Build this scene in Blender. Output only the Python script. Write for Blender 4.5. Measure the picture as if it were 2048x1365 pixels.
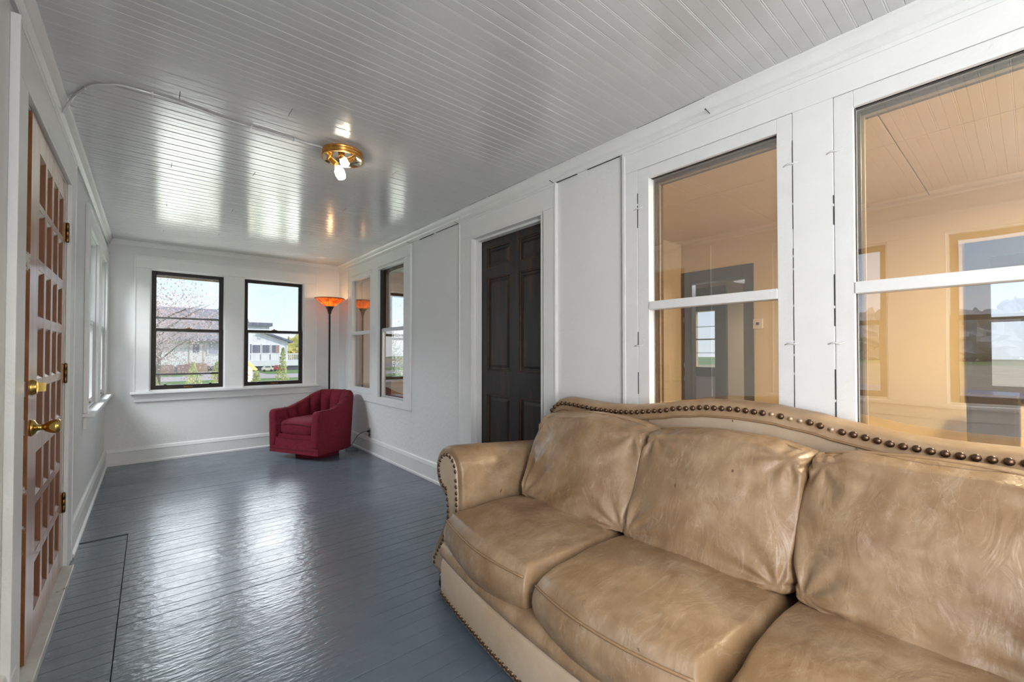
import bpy, bmesh, math, random
from mathutils import Vector, Matrix, noise
R = math.radians
random.seed(7)
for o in list(bpy.data.objects): bpy.data.objects.remove(o)
sc = bpy.context.scene
COL = sc.collection

# ------------------------------------------------------------------ camera
cd = bpy.data.cameras.new('camera'); cam = bpy.data.objects.new('camera', cd); COL.objects.link(cam)
cd.sensor_width = 36; cd.lens = 867/2048*36; cd.shift_y = 10/2048; cd.clip_start = .02; cd.clip_end = 600
cam.location = (0, 0, 1.25); cam.rotation_euler = (R(90.8), 0, R(-39.9))
sc.camera = cam
# ------------------------------------------------------------------ view
sc.view_settings.view_transform = 'Standard'; sc.view_settings.look = 'None'
sc.view_settings.gamma = 1; sc.view_settings.use_curve_mapping = False
sc.view_settings.exposure = 0.40
# ------------------------------------------------------------------ sky
w = bpy.data.worlds.new('sky'); sc.world = w; w.use_nodes = True
nt = w.node_tree; nt.nodes.clear()
def N(t, typ, **k):
    n = t.nodes.new(typ)
    for a, b in k.items(): setattr(n, a, b)
    return n
out = N(nt, 'ShaderNodeOutputWorld'); bg = N(nt, 'ShaderNodeBackground'); bg.inputs[1].default_value = 1.0
tc = N(nt, 'ShaderNodeTexCoord'); sp = N(nt, 'ShaderNodeSeparateXYZ'); nt.links.new(tc.outputs['Generated'], sp.inputs[0])
rp = N(nt, 'ShaderNodeValToRGB'); nt.links.new(sp.outputs[2], rp.inputs[0])
e = rp.color_ramp.elements; e[0].position = 0.0; e[0].color = (.84, .90, .97, 1); e[1].position = .75; e[1].color = (.30, .50, .90, 1)
k = e.new(.13); k.color = (.66, .80, .98, 1); k = e.new(.28); k.color = (.52, .70, .97, 1)
mp = N(nt, 'ShaderNodeMapping'); mp.inputs['Scale'].default_value = (1.3, 1.3, 6.5); nt.links.new(tc.outputs['Generated'], mp.inputs[0])
ns = N(nt, 'ShaderNodeTexNoise'); ns.inputs['Scale'].default_value = 2.1; ns.inputs['Detail'].default_value = 7; ns.inputs['Roughness'].default_value = .55
nt.links.new(mp.outputs[0], ns.inputs[0])
cr = N(nt, 'ShaderNodeValToRGB'); cr.color_ramp.elements[0].position = .50; cr.color_ramp.elements[1].position = .68
cr.color_ramp.elements[0].color = (0, 0, 0, 1); cr.color_ramp.elements[1].color = (.8, .8, .8, 1)
nt.links.new(ns.outputs[0], cr.inputs[0])
mx = N(nt, 'ShaderNodeMix', data_type='RGBA'); nt.links.new(cr.outputs[0], mx.inputs[0]); nt.links.new(rp.outputs[0], mx.inputs[6]); mx.inputs[7].default_value = (.92, .94, .98, 1)
nt.links.new(mx.outputs[2], bg.inputs[0]); nt.links.new(bg.outputs[0], out.inputs[0])
# ------------------------------------------------------------------ sun and large lights
def light(name, typ, loc, energy, col=(1, 1, 1), rot=(0, 0, 0), **k):
    l = bpy.data.lights.new(name, typ); l.energy = energy; l.color = col
    for a, b in k.items(): setattr(l, a, b)
    o = bpy.data.objects.new(name, l); COL.objects.link(o); o.location = loc; o.rotation_euler = rot
    return o
light('sun', 'SUN', (20, -20, 30), 2.3, (1, .96, .9), (R(48), 0, R(38)), angle=R(2))
# two added fill lamps inside the porch behind the camera, at no window
light('porch_side_fill', 'AREA', (-.15, -1.35, 1.4), 40, (.985, .99, 1), (R(90), 0, R(-55)), shape='RECTANGLE', size=.74, size_y=2.0)
light('porch_rear_fill', 'AREA', (-.34, -2.3, 1.45), 42, (.985, .99, 1), (R(90), 0, R(-90)), shape='RECTANGLE', size=1.3, size_y=1.9)
light('front_window_fill', 'AREA', (-2.3, .55, 3.6), 95, (.95, .97, 1), (0, R(-50), 0), shape='RECTANGLE', size=1.6, size_y=3.2)  # added lamp outside the near left windows, side light for the sofa
light('side_window_fill', 'AREA', (-2.3, 5.5, 3.4), 300, (.96, .98, 1), (0, R(-50), 0), shape='RECTANGLE', size=1.6, size_y=2.6)  # added lamp outside the far left windows, brightens the far end
# lamps added out of sight beyond the back windows for floor and ceiling glare
light('back_floor_glare_lamp', 'AREA', (3.0, 24, 9.6), 2900, (.95, .975, 1), (R(-68), 0, 0), shape='RECTANGLE', size=15, size_y=9)
light('back_ceiling_glare_lamp', 'AREA', (1.3, 12.2, -.50), 960, (1, .99, .97), (R(180), 0, 0), shape='RECTANGLE', size=6, size_y=9)
light('parlour_ceiling_lamp', 'AREA', (3.4, -.6, 2.45), 125, (1, .83, .52), (0, 0, 0), shape='DISK', size=.5)
light('parlour_fill', 'AREA', (3.8, -2.8, 1.4), 90, (1, .97, .94), (R(90), 0, 0), shape='RECTANGLE', size=2.2, size_y=1.8)  # added fill lamp in front of the closed front wall
light('back_parlour_fill', 'AREA', (6.6, 2.2, 2.3), 45, (.96, .97, 1), (0, 0, 0), shape='RECTANGLE', size=1.2, size_y=1.2)  # added fill lamp below the ceiling, shining straight down
light('side_room_fill', 'AREA', (3.4, 3.6, 2.4), 30, (1, .86, .66), (0, 0, 0), shape='DISK', size=.5)  # added warm fill lamp under the side room ceiling

# ------------------------------------------------------------------ materials
MATS = {}
def mat(name, col, rough=.5, metal=0, spec=.5, coat=0, var=None, vs=4, vd=4, bump=0, bs=40, bstretch=(1, 1, 1), stretch=(1, 1, 1), emit=None, es=0, extra=None, coords='Object', rvar=0, subsurf=0, rampos=(.35, .7)):
    if name in MATS: return MATS[name]
    m = bpy.data.materials.new(name); m.use_nodes = True; t = m.node_tree; b = t.nodes['Principled BSDF']
    b.inputs['Base Color'].default_value = (*col, 1); b.inputs['Roughness'].default_value = rough; b.inputs['Metallic'].default_value = metal
    b.inputs['Specular IOR Level'].default_value = spec; b.inputs['Coat Weight'].default_value = coat; b.inputs['Coat Roughness'].default_value = .15
    tcn = N(t, 'ShaderNodeTexCoord'); co = N(t, 'ShaderNodeNewGeometry').outputs['Position'] if coords == 'Pos' else tcn.outputs[coords]
    last = None
    if var:
        mpn = N(t, 'ShaderNodeMapping'); mpn.inputs['Scale'].default_value = stretch; t.links.new(co, mpn.inputs[0])
        n1 = N(t, 'ShaderNodeTexNoise'); n1.inputs['Scale'].default_value = vs; n1.inputs['Detail'].default_value = vd; n1.inputs['Roughness'].default_value = .6
        t.links.new(mpn.outputs[0], n1.inputs[0])
        r = N(t, 'ShaderNodeValToRGB'); r.color_ramp.elements[0].position = rampos[0]; r.color_ramp.elements[1].position = rampos[1]
        r.color_ramp.elements[0].color = (*var, 1); r.color_ramp.elements[1].color = (*col, 1)
        t.links.new(n1.outputs[0], r.inputs[0]); last = r.outputs[0]
        if rvar:
            mr = N(t, 'ShaderNodeMapRange'); mr.inputs[3].default_value = rough+rvar; mr.inputs[4].default_value = rough-rvar; mr.inputs[1].default_value = .3; mr.inputs[2].default_value = .7
            t.links.new(n1.outputs[0], mr.inputs[0]); t.links.new(mr.outputs[0], b.inputs['Roughness'])
    if extra: last = extra(t, co, last, b)
    if last is not None: t.links.new(last, b.inputs['Base Color'])
    if bump:
        mpb = N(t, 'ShaderNodeMapping'); mpb.inputs['Scale'].default_value = bstretch; t.links.new(co, mpb.inputs[0])
        n2 = N(t, 'ShaderNodeTexNoise'); n2.inputs['Scale'].default_value = bs; n2.inputs['Detail'].default_value = 5
        t.links.new(mpb.outputs[0], n2.inputs[0])
        bp = N(t, 'ShaderNodeBump'); bp.inputs['Strength'].default_value = bump; bp.inputs['Distance'].default_value = .01
        t.links.new(n2.outputs[0], bp.inputs['Height']); t.links.new(bp.outputs[0], b.inputs['Normal'])
        if 'wrinkle' in t.nodes: t.links.new(t.nodes['wrinkle'].outputs[0], bp.inputs['Normal'])
    if emit: b.inputs['Emission Color'].default_value = (*emit, 1); b.inputs['Emission Strength'].default_value = es
    MATS[name] = m; return m

def overlay(t, co, base, color, scale, lo, hi, stretch=(1, 1, 1), detail=6, rough=.6, typ='noise', dist=0):
    """lay a second colour over the base where a noise passes a threshold"""
    mpn = N(t, 'ShaderNodeMapping'); mpn.inputs['Scale'].default_value = stretch; t.links.new(co, mpn.inputs[0])
    if typ == 'noise':
        n = N(t, 'ShaderNodeTexNoise'); n.inputs['Scale'].default_value = scale; n.inputs['Detail'].default_value = detail; n.inputs['Roughness'].default_value = rough; n.inputs['Distortion'].default_value = dist
        fo = n.outputs[0]
    else:
        n = N(t, 'ShaderNodeTexVoronoi', feature='DISTANCE_TO_EDGE'); n.inputs['Scale'].default_value = scale; fo = n.outputs[0]
    t.links.new(mpn.outputs[0], n.inputs[0])
    mr = N(t, 'ShaderNodeMapRange'); mr.inputs[1].default_value = lo; mr.inputs[2].default_value = hi; t.links.new(fo, mr.inputs[0])
    m = N(t, 'ShaderNodeMix', data_type='RGBA'); t.links.new(mr.outputs[0], m.inputs[0])
    if base is None: m.inputs[6].default_value = (*color, 1)
    else: t.links.new(base, m.inputs[6])
    m.inputs[7].default_value = (*color, 1)
    return m.outputs[2]

M_wall = mat('white_wall_paint', (.80, .80, .79), .5, var=(.76, .76, .75), vs=1.5, bump=.35, bs=26, spec=.4)
M_trim = mat('white_trim_paint', (.82, .82, .81), .35, var=(.78, .78, .77), vs=5, bump=.12, bs=60)
def chips(t, co, last, b): return overlay(t, co, last, (.16, .14, .12), 14, .70, .73, detail=8, rough=.75)
M_trimw = mat('worn_white_trim_paint', (.80, .80, .79), .4, var=(.75, .75, .74), vs=4, bump=.25, bs=50, extra=chips)
M_ceil = mat('ceiling_gloss_paint', (.64, .645, .645), .17, var=(.61, .615, .615), vs=6, bump=.07, bs=60, bstretch=(.2, 1, 1), spec=1.0, coords='Pos')
M_dark = mat('dark_gap', (.05, .05, .05), .9)
def floorx(t, co, last, b):
    a = overlay(t, co, last, (.075, .085, .10), 26, .66, .71, stretch=(.35, 1, 1), detail=9, rough=.8)
    return overlay(t, co, a, (.30, .33, .36), 60, .74, .78, stretch=(.3, 1, 1), detail=6)
M_floor = mat('blue_grey_floor_paint', (.135, .165, .203), .20, var=(.112, .140, .175), vs=3.5, bump=.30, bs=55, bstretch=(.35, 1, 1), spec=.85, extra=floorx, coords='Pos', rvar=.07)
M_sub = mat('floor_underlay', (.03, .035, .045), .8)
M_black = mat('black_sash_paint', (.010, .008, .007), .4, var=(.022, .014, .010), vs=8, spec=.3)
M_brown = mat('brown_stained_frame', (.085, .045, .022), .35, var=(.04, .02, .012), vs=4, stretch=(8, 8, 1), vd=6)
M_tanwall = mat('tan_wall_paint', (.57, .43, .235), .6, var=(.54, .405, .22), vs=2)
M_tanceil = mat('tan_ceiling_paint', (.68, .52, .30), .45, var=(.64, .485, .275), vs=2)
M_woodfloor = mat('reddish_wood_floor', (.13, .035, .02), .3, var=(.07, .02, .012), vs=3, stretch=(1, 12, 1))
M_dwood = mat('dark_stained_wood', (.032, .020, .014), .35, var=(.014, .010, .009), vs=3, stretch=(6, 6, .8), vd=8)
def d2x(t, co, last, b): return overlay(t, co, last, (.075, .036, .018), 3, .52, .75, stretch=(5, 5, .6), detail=8)
M_door2 = mat('old_dark_door_varnish', (.030, .023, .021), .36, var=(.013, .011, .012), vs=2.2, stretch=(4, 4, .7), vd=8, bump=.1, bs=30, bstretch=(3, 3, .5), extra=d2x)
def grain(t, co, last, b): return overlay(t, co, last, (.30, .10, .038), 5, .45, .72, stretch=(14, 14, .7), detail=8)
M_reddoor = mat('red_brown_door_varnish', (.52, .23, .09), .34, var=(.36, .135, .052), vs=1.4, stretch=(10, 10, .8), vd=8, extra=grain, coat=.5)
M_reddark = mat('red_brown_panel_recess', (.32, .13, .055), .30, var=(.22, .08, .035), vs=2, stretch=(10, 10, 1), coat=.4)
def chipw(t, co, last, b): return overlay(t, co, last, (.68, .66, .6), 5, .57, .60, stretch=(1, 1, .6), detail=9, rough=.75)
M_dooredge = mat('chipped_door_edge', (.36, .15, .05), .5, var=(.22, .07, .025), vs=6, extra=chipw)
M_brass = mat('polished_brass', (.72, .50, .16), .16, metal=1, var=(.60, .38, .10), vs=20)
M_abrass = mat('aged_brass', (.30, .17, .05), .35, metal=1, var=(.12, .07, .03), vs=30)
M_gbrass = mat('golden_fixture_brass', (.80, .42, .10), .3, metal=.85, var=(.45, .2, .05), vs=25)
M_steel = mat('steel', (.6, .6, .6), .3, metal=1)
def leatherx(t, co, last, b):
    # light scratches, dark spots, creases
    a = overlay(t, co, last, (.20, .112, .050), 2.4, .47, .70, detail=5, dist=.4)
    a = overlay(t, co, a, (.56, .44, .33), 7.0, .53, .92, stretch=(.7, 3.0, 1.6), detail=11, rough=.8, dist=.7)
    mpn = N(t, 'ShaderNodeMapping'); mpn.inputs['Rotation'].default_value = (.3, .5, .7); mpn.inputs['Scale'].default_value = (1, 4.5, 2.2); t.links.new(co, mpn.inputs[0])
    nz = N(t, 'ShaderNodeTexNoise'); nz.inputs['Scale'].default_value = 4; nz.inputs['Detail'].default_value = 3; t.links.new(mpn.outputs[0], nz.inputs[0])
    mixv = N(t, 'ShaderNodeMix', data_type='VECTOR'); mixv.inputs[0].default_value = .22; t.links.new(mpn.outputs[0], mixv.inputs[4]); t.links.new(nz.outputs[1], mixv.inputs[5])
    v = N(t, 'ShaderNodeTexVoronoi', feature='DISTANCE_TO_EDGE'); v.inputs['Scale'].default_value = 5.2; t.links.new(mixv.outputs[1], v.inputs[0])
    mr = N(t, 'ShaderNodeMapRange'); mr.inputs[1].default_value = 0; mr.inputs[2].default_value = .014; mr.inputs[3].default_value = .2; mr.inputs[4].default_value = 0; t.links.new(v.outputs[0], mr.inputs[0])
    n3 = N(t, 'ShaderNodeTexNoise'); n3.inputs['Scale'].default_value = 7; t.links.new(co, n3.inputs[0])
    m3 = N(t, 'ShaderNodeMapRange'); m3.inputs[1].default_value = .46; m3.inputs[2].default_value = .66; t.links.new(n3.outputs[0], m3.inputs[0])
    mu = N(t, 'ShaderNodeMath', operation='MULTIPLY'); t.links.new(mr.outputs[0], mu.inputs[0]); t.links.new(m3.outputs[0], mu.inputs[1])
    m = N(t, 'ShaderNodeMix', data_type='RGBA'); t.links.new(mu.outputs[0], m.inputs[0]); t.links.new(a, m.inputs[6]); m.inputs[7].default_value = (.66, .52, .38, 1)
    nw = N(t, 'ShaderNodeTexNoise'); nw.inputs['Scale'].default_value = 7; nw.inputs['Detail'].default_value = 4; nw.inputs['Distortion'].default_value = 1.6
    mw = N(t, 'ShaderNodeMapping'); mw.inputs['Scale'].default_value = (1, 1.7, .8); mw.inputs['Rotation'].default_value = (.6, 0, 0); t.links.new(co, mw.inputs[0]); t.links.new(mw.outputs[0], nw.inputs[0])
    bw = N(t, 'ShaderNodeBump'); bw.name = 'wrinkle'; bw.inputs['Strength'].default_value = .2; bw.inputs['Distance'].default_value = .03; t.links.new(nw.outputs[0], bw.inputs['Height'])
    a = overlay(t, co, m.outputs[2], (.13, .07, .035), 30, .735, .765, detail=2, stretch=(1, 1, .55))
    return a
M_leather = mat('tan_worn_leather', (.41, .285, .172), .38, var=(.27, .165, .085), vs=2.6, vd=6, bump=.26, bs=24, spec=.5, extra=leatherx, rvar=.08, rampos=(.42, .60))
M_leatherp = mat('pale_leather', (.56, .44, .32), .42, var=(.47, .34, .22), vs=3, vd=6, bump=.12, bs=50, rampos=(.35, .6), extra=lambda t, co, last, b: overlay(t, co, last, (.14, .075, .035), 34, .74, .77, detail=2, stretch=(1, 1, .5)))
M_leatherb = mat('browned_leather_edge', (.43, .295, .175), .42, var=(.32, .20, .105), vs=8, bump=.15, bs=60)
M_seam = mat('leather_seam', (.20, .115, .055), .5)
M_stitch = mat('seam_piping_leather', (.30, .18, .09), .45)
M_nail = mat('antique_nailhead', (.085, .05, .032), .32, metal=.85, var=(.17, .10, .06), vs=60)
M_tack = mat('bare_tack', (.55, .40, .26), .4, metal=.3)
M_foot = mat('black_turned_foot', (.012, .01, .01), .25)
M_red = mat('burgundy_weave', (.19, .013, .028), .85, var=(.13, .009, .018), vs=35, vd=6, bump=.6, bs=220, spec=.25)
M_redd = mat('burgundy_seam', (.06, .004, .009), .9)
M_lampblk = mat('matte_black_metal', (.018, .016, .015), .45, bump=.1, bs=80)
M_cord = mat('black_cord', (.012, .012, .012), .5)
M_outlet = mat('grey_outlet_plate', (.36, .35, .33), .5)
def micamat():
    m = bpy.data.materials.new('amber_mica_shade'); m.use_nodes = True; t = m.node_tree; t.nodes.clear()
    o = N(t, 'ShaderNodeOutputMaterial'); tl = N(t, 'ShaderNodeBsdfTranslucent'); df = N(t, 'ShaderNodeBsdfPrincipled'); mx = N(t, 'ShaderNodeMixShader'); mx.inputs[0].default_value = .35
    tcn = N(t, 'ShaderNodeTexCoord'); n = N(t, 'ShaderNodeTexNoise'); n.inputs['Scale'].default_value = 22; n.inputs['Detail'].default_value = 6; t.links.new(tcn.outputs['Object'], n.inputs[0])
    r = N(t, 'ShaderNodeValToRGB'); r.color_ramp.elements[0].position = .35; r.color_ramp.elements[1].position = .65; r.color_ramp.elements[0].color = (.55, .05, .008, 1); r.color_ramp.elements[1].color = (.95, .27, .04, 1)
    t.links.new(n.outputs[0], r.inputs[0]); t.links.new(r.outputs[0], tl.inputs[0]); t.links.new(r.outputs[0], df.inputs[0]); df.inputs['Roughness'].default_value = .4
    t.links.new(tl.outputs[0], mx.inputs[1]); t.links.new(df.outputs[0], mx.inputs[2]); t.links.new(mx.outputs[0], o.inputs[0]); return m
M_mica = micamat()
M_micain = mat('lit_mica_centre', (1, .55, .15), .5, emit=(1, .55, .15), es=2.2)
M_bulb = mat('lit_bulb', (1, 1, 1), .3, emit=(1, .93, .8), es=5)
M_pan = mat('mirror_pan', (.9, .82, .62), .15, metal=1)
M_therm = mat('thermostat_plastic', (.62, .52, .42), .5)

def glassmat(name, f0=.07, tint=(.97, .98, .98), haze=0, hcol=(.8, .8, .75)):
    m = bpy.data.materials.new(name); m.use_nodes = True; t = m.node_tree; t.nodes.clear()
    o = N(t, 'ShaderNodeOutputMaterial'); tr = N(t, 'ShaderNodeBsdfTransparent'); tr.inputs[0].default_value = (*tint, 1)
    gl = N(t, 'ShaderNodeBsdfGlossy'); gl.inputs['Roughness'].default_value = .0; gl.inputs[0].default_value = (1, 1, 1, 1)
    lw = N(t, 'ShaderNodeLayerWeight'); lw.inputs[0].default_value = .5
    pw = N(t, 'ShaderNodeMath', operation='POWER'); pw.inputs[1].default_value = 4.2; t.links.new(lw.outputs['Facing'], pw.inputs[0])
    ml = N(t, 'ShaderNodeMath', operation='MULTIPLY_ADD'); ml.inputs[1].default_value = 1-f0; ml.inputs[2].default_value = f0; t.links.new(pw.outputs[0], ml.inputs[0])
    mx = N(t, 'ShaderNodeMixShader'); t.links.new(ml.outputs[0], mx.inputs[0]); t.links.new(gl.outputs[0], mx.inputs[2])
    src = tr.outputs[0]
    tcn = N(t, 'ShaderNodeTexCoord'); n = N(t, 'ShaderNodeTexNoise'); n.inputs['Scale'].default_value = 2.2; n.inputs['Detail'].default_value = 8; t.links.new(tcn.outputs['Object'], n.inputs[0])
    if haze:
        df = N(t, 'ShaderNodeBsdfDiffuse'); df.inputs[0].default_value = (*hcol, 1)
        mr = N(t, 'ShaderNodeMapRange'); mr.inputs[1].default_value = .3; mr.inputs[2].default_value = .75; mr.inputs[3].default_value = haze*.5; mr.inputs[4].default_value = haze*1.4
        t.links.new(n.outputs[0], mr.inputs[0])
        m2 = N(t, 'ShaderNodeMixShader'); t.links.new(mr.outputs[0], m2.inputs[0]); t.links.new(tr.outputs[0], m2.inputs[1]); t.links.new(df.outputs[0], m2.inputs[2]); src = m2.outputs[0]
    nb = N(t, 'ShaderNodeTexNoise'); nb.inputs['Scale'].default_value = 1.3; t.links.new(tcn.outputs['Object'], nb.inputs[0])
    bp = N(t, 'ShaderNodeBump'); bp.inputs['Strength'].default_value = .08; bp.inputs['Distance'].default_value = .02; t.links.new(nb.outputs[0], bp.inputs['Height']); t.links.new(bp.outputs[0], gl.inputs['Normal'])
    t.links.new(src, mx.inputs[1]); t.links.new(mx.outputs[0], o.inputs[0]); MATS[name] = m
    return m
G_clear = glassmat('clear_glass', .035)
G_old = glassmat('old_window_glass', .19, haze=.02)
G_storm = glassmat('dirty_storm_glass', .03, haze=.02, hcol=(.85, .80, .68))
G_bulb = glassmat('bulb_glass', .03)

# exterior
M_grass = mat('lawn', (.20, .30, .07), .9, var=(.12, .19, .05), vs=1.3, vd=8, bump=.5, bs=6)
M_gravel = mat('gravel_drive', (.55, .45, .40), .95, var=(.47, .38, .33), vs=3, vd=8)
M_field = mat('dry_field', (.48, .37, .22), .95, var=(.36, .27, .16), vs=.6, vd=9)
M_road = mat('asphalt_road', (.33, .29, .33), .9, var=(.28, .25, .28), vs=2)
M_yline = mat('yellow_road_line', (.70, .42, .10), .8)
M_siding = mat('white_siding', (.80, .79, .77), .6, var=(.74, .73, .71), vs=3, bump=.0)
M_roof = mat('grey_shingles', (.30, .30, .31), .9, var=(.22, .22, .24), vs=8, vd=8)
M_roofd = mat('dark_roof_edge', (.12, .13, .17), .9, var=(.22, .23, .28), vs=9)
M_wing = mat('neighbour_window_glass', (.16, .17, .20), .15)
M_wing2 = mat('neighbour_curtain', (.42, .27, .22), .7)
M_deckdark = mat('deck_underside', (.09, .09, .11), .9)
M_wood = mat('weathered_wood', (.42, .27, .16), .8, var=(.33, .20, .12), vs=6)
M_brick = mat('brown_bin', (.28, .16, .12), .8)
M_play = mat('playhouse_wall', (.72, .60, .42), .7)
M_playroof = mat('playhouse_roof', (.62, .33, .10), .7)
M_blue = mat('blue_steel_tube', (.05, .09, .22), .4)
M_blossom = mat('pale_blossom', (.50, .36, .34), .8, var=(.26, .19, .18), vs=12)
M_blossomw = mat('white_blossom', (.78, .74, .66), .8, var=(.5, .45, .35), vs=12)
M_bark = mat('grey_bark', (.16, .12, .10), .9, var=(.10, .07, .06), vs=20)
M_juniper = mat('yellow_green_foliage', (.36, .36, .14), .8, var=(.16, .20, .07), vs=6)
M_autumn = mat('yellow_green_trees', (.60, .50, .14), .9, var=(.34, .33, .10), vs=.6, vd=8)
M_farwood = mat('bare_grey_woods', (.36, .35, .35), .9, var=(.24, .24, .25), vs=.5, vd=8)

# ------------------------------------------------------------------ object helpers
FR = {}                       # world frame of every empty / mesh root
def reg(o, M): FR[o.name] = M
def setp(o, label=None, cat=None, group=None, kind=None):
    if label: o['label'] = label
    if cat: o['category'] = cat
    if group: o['group'] = group
    if kind: o['kind'] = kind
    return o
def empty(name, loc=(0, 0, 0), rz=0, label=None, cat=None, group=None, kind=None, parent=None):
    o = bpy.data.objects.new(name, None); COL.objects.link(o); o.empty_display_size = .1
    o.location = loc; o.rotation_euler = (0, 0, rz)
    M = Matrix.Translation(loc) @ Matrix.Rotation(rz, 4, 'Z'); reg(o, M)
    return setp(o, label, cat, group, kind)
def link(name, me, parent=None, M=None):
    o = bpy.data.objects.new(name, me); COL.objects.link(o)
    if parent is not None: o.parent = parent
    if M is not None: o.matrix_local = M
    return o
class MB:
    def __init__(s): s.v = []; s.f = []; s.m = []; s.mi = 0
    def add(s, vs, fs):
        n = len(s.v); s.v += [tuple(p) for p in vs]; s.f += [tuple(i+n for i in f) for f in fs]; s.m += [s.mi]*len(fs); return s
    def box(s, x0, x1, y0, y1, z0, z1):
        if x0 > x1: x0, x1 = x1, x0
        if y0 > y1: y0, y1 = y1, y0
        if z0 > z1: z0, z1 = z1, z0
        return s.add([(x0,y0,z0),(x1,y0,z0),(x1,y1,z0),(x0,y1,z0),(x0,y0,z1),(x1,y0,z1),(x1,y1,z1),(x0,y1,z1)],
              [(0,3,2,1),(4,5,6,7),(0,1,5,4),(1,2,6,5),(2,3,7,6),(3,0,4,7)])
    def prism(s, poly, axis, a, b):
        """poly: list of 2-D points in the two other axes (cyclic order); extruded a..b"""
        n = len(poly); vs = []
        for t in (a, b):
            for p, q in poly:
                vs.append({'x': (t, p, q), 'y': (p, t, q), 'z': (p, q, t)}[axis])
        fs = [tuple(range(n)), tuple(range(2*n-1, n-1, -1))] + [(i, (i+1) % n+0, (i+1) % n+n, i+n) for i in range(n)]
        return s.add(vs, fs)
    def lathe(s, prof, c=(0, 0, 0), n=24, axis='z', sx=1, sy=1, a0=0, a1=2*math.pi):
        full = abs(a1-a0-2*math.pi) < 1e-6; vs = []; m = n if full else n+1
        for r, h in prof:
            for i in range(m):
                a = a0+(a1-a0)*i/n; p, q = r*math.cos(a)*sx, r*math.sin(a)*sy
                v = {'z': (p, q, h), 'x': (h, p, q), 'y': (q, h, p)}[axis]
                vs.append((v[0]+c[0], v[1]+c[1], v[2]+c[2]))
        fs = []
        for j in range(len(prof)-1):
            for i in range(n):
                k = (i+1) % m if full else i+1
                fs.append((j*m+i, j*m+k, (j+1)*m+k, (j+1)*m+i))
        return s.add(vs, fs)
    def tube(s, pts, r, n=8, cap=True):
        pts = [Vector(p) for p in pts]; vs = []; fs = []; prev = None
        rr = r if isinstance(r, (list, tuple)) else [r]*len(pts)
        for i, p in enumerate(pts):
            d = (pts[min(i+1, len(pts)-1)]-pts[max(i-1, 0)]).normalized()
            if prev is None:
                u = d.orthogonal().normalized()
            else:
                u = (prev-d*prev.dot(d)).normalized()
            prev = u; v = d.cross(u)
            for k in range(n):
                a = 2*math.pi*k/n; vs.append(p+(u*math.cos(a)+v*math.sin(a))*rr[i])
        for i in range(len(pts)-1):
            for k in range(n): fs.append((i*n+k, i*n+(k+1) % n, (i+1)*n+(k+1) % n, (i+1)*n+k))
        if cap: fs += [tuple(range(n-1, -1, -1)), tuple(range((len(pts)-1)*n, len(pts)*n))]
        return s.add(vs, fs)
    def grid(s, f, nu, nv, cu=False, cv=False):
        vs = [f(i/(nu if cu else nu), j/nv) for j in range(nv+(0 if cv else 1)) for i in range(nu+(0 if cu else 1))]
        mu = nu if cu else nu+1; mv = nv if cv else nv+1; fs = []
        for j in range(nv):
            for i in range(nu):
                a, b = i, (i+1) % mu; c, d = j, (j+1) % mv
                fs.append((c*mu+a, c*mu+b, d*mu+b, d*mu+a))
        return s.add(vs, fs)
    def quads(s, pts, size, seed=0):
        rnd = random.Random(seed)
        for p in pts:
            u = Vector((rnd.gauss(0, 1), rnd.gauss(0, 1), rnd.gauss(0, 1))).normalized(); v = u.orthogonal().normalized(); h = size*rnd.uniform(.6, 1.3); p = Vector(p)
            s.add([p-u*h, p+v*h*.6, p+u*h, p-v*h*.6], [(0, 1, 2, 3)])
        return s
    def mesh(s, name, mats, smooth=False, M=None):
        me = bpy.data.meshes.new(name)
        vs = [M @ Vector(v) for v in s.v] if M is not None else s.v
        me.from_pydata(vs, [], s.f)
        for m in (mats if isinstance(mats, (list, tuple)) else [mats]): me.materials.append(m)
        if isinstance(mats, (list, tuple)): me.polygons.foreach_set('material_index', s.m)
        bm = bmesh.new(); bm.from_mesh(me); bmesh.ops.recalc_face_normals(bm, faces=bm.faces); bm.to_mesh(me); bm.free()
        if smooth: me.polygons.foreach_set('use_smooth', [True]*len(me.polygons))
        me.update(); return me
    def build(s, name, mats, parent=None, smooth=False, bevel=0, seg=2, local=False, root=None, auto=None):
        """vertices are world coordinates unless local=True; root = the top-level thing when parent is itself a part"""
        M = None
        r = root if root is not None else parent
        if r is not None and not local and r.name in FR: M = FR[r.name].inverted()
        me = s.mesh(name, mats, smooth or auto is not None, M)
        o = link(name, me, parent)
        if auto is not None: me.set_sharp_from_angle(angle=R(auto))
        if bevel:
            b = o.modifiers.new('bevel', 'BEVEL'); b.width = bevel; b.segments = seg; b.limit_method = 'ANGLE'; b.angle_limit = R(40)
        return o
def B(name, m, parent, *bx, **k):
    mb = MB()
    for b in bx: mb.box(*b)
    return mb.build(name, m, parent, **k)

XL, XR, YB, YF, ZC = -.37, 2.12, 6.47, -3.0, 2.50
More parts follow.
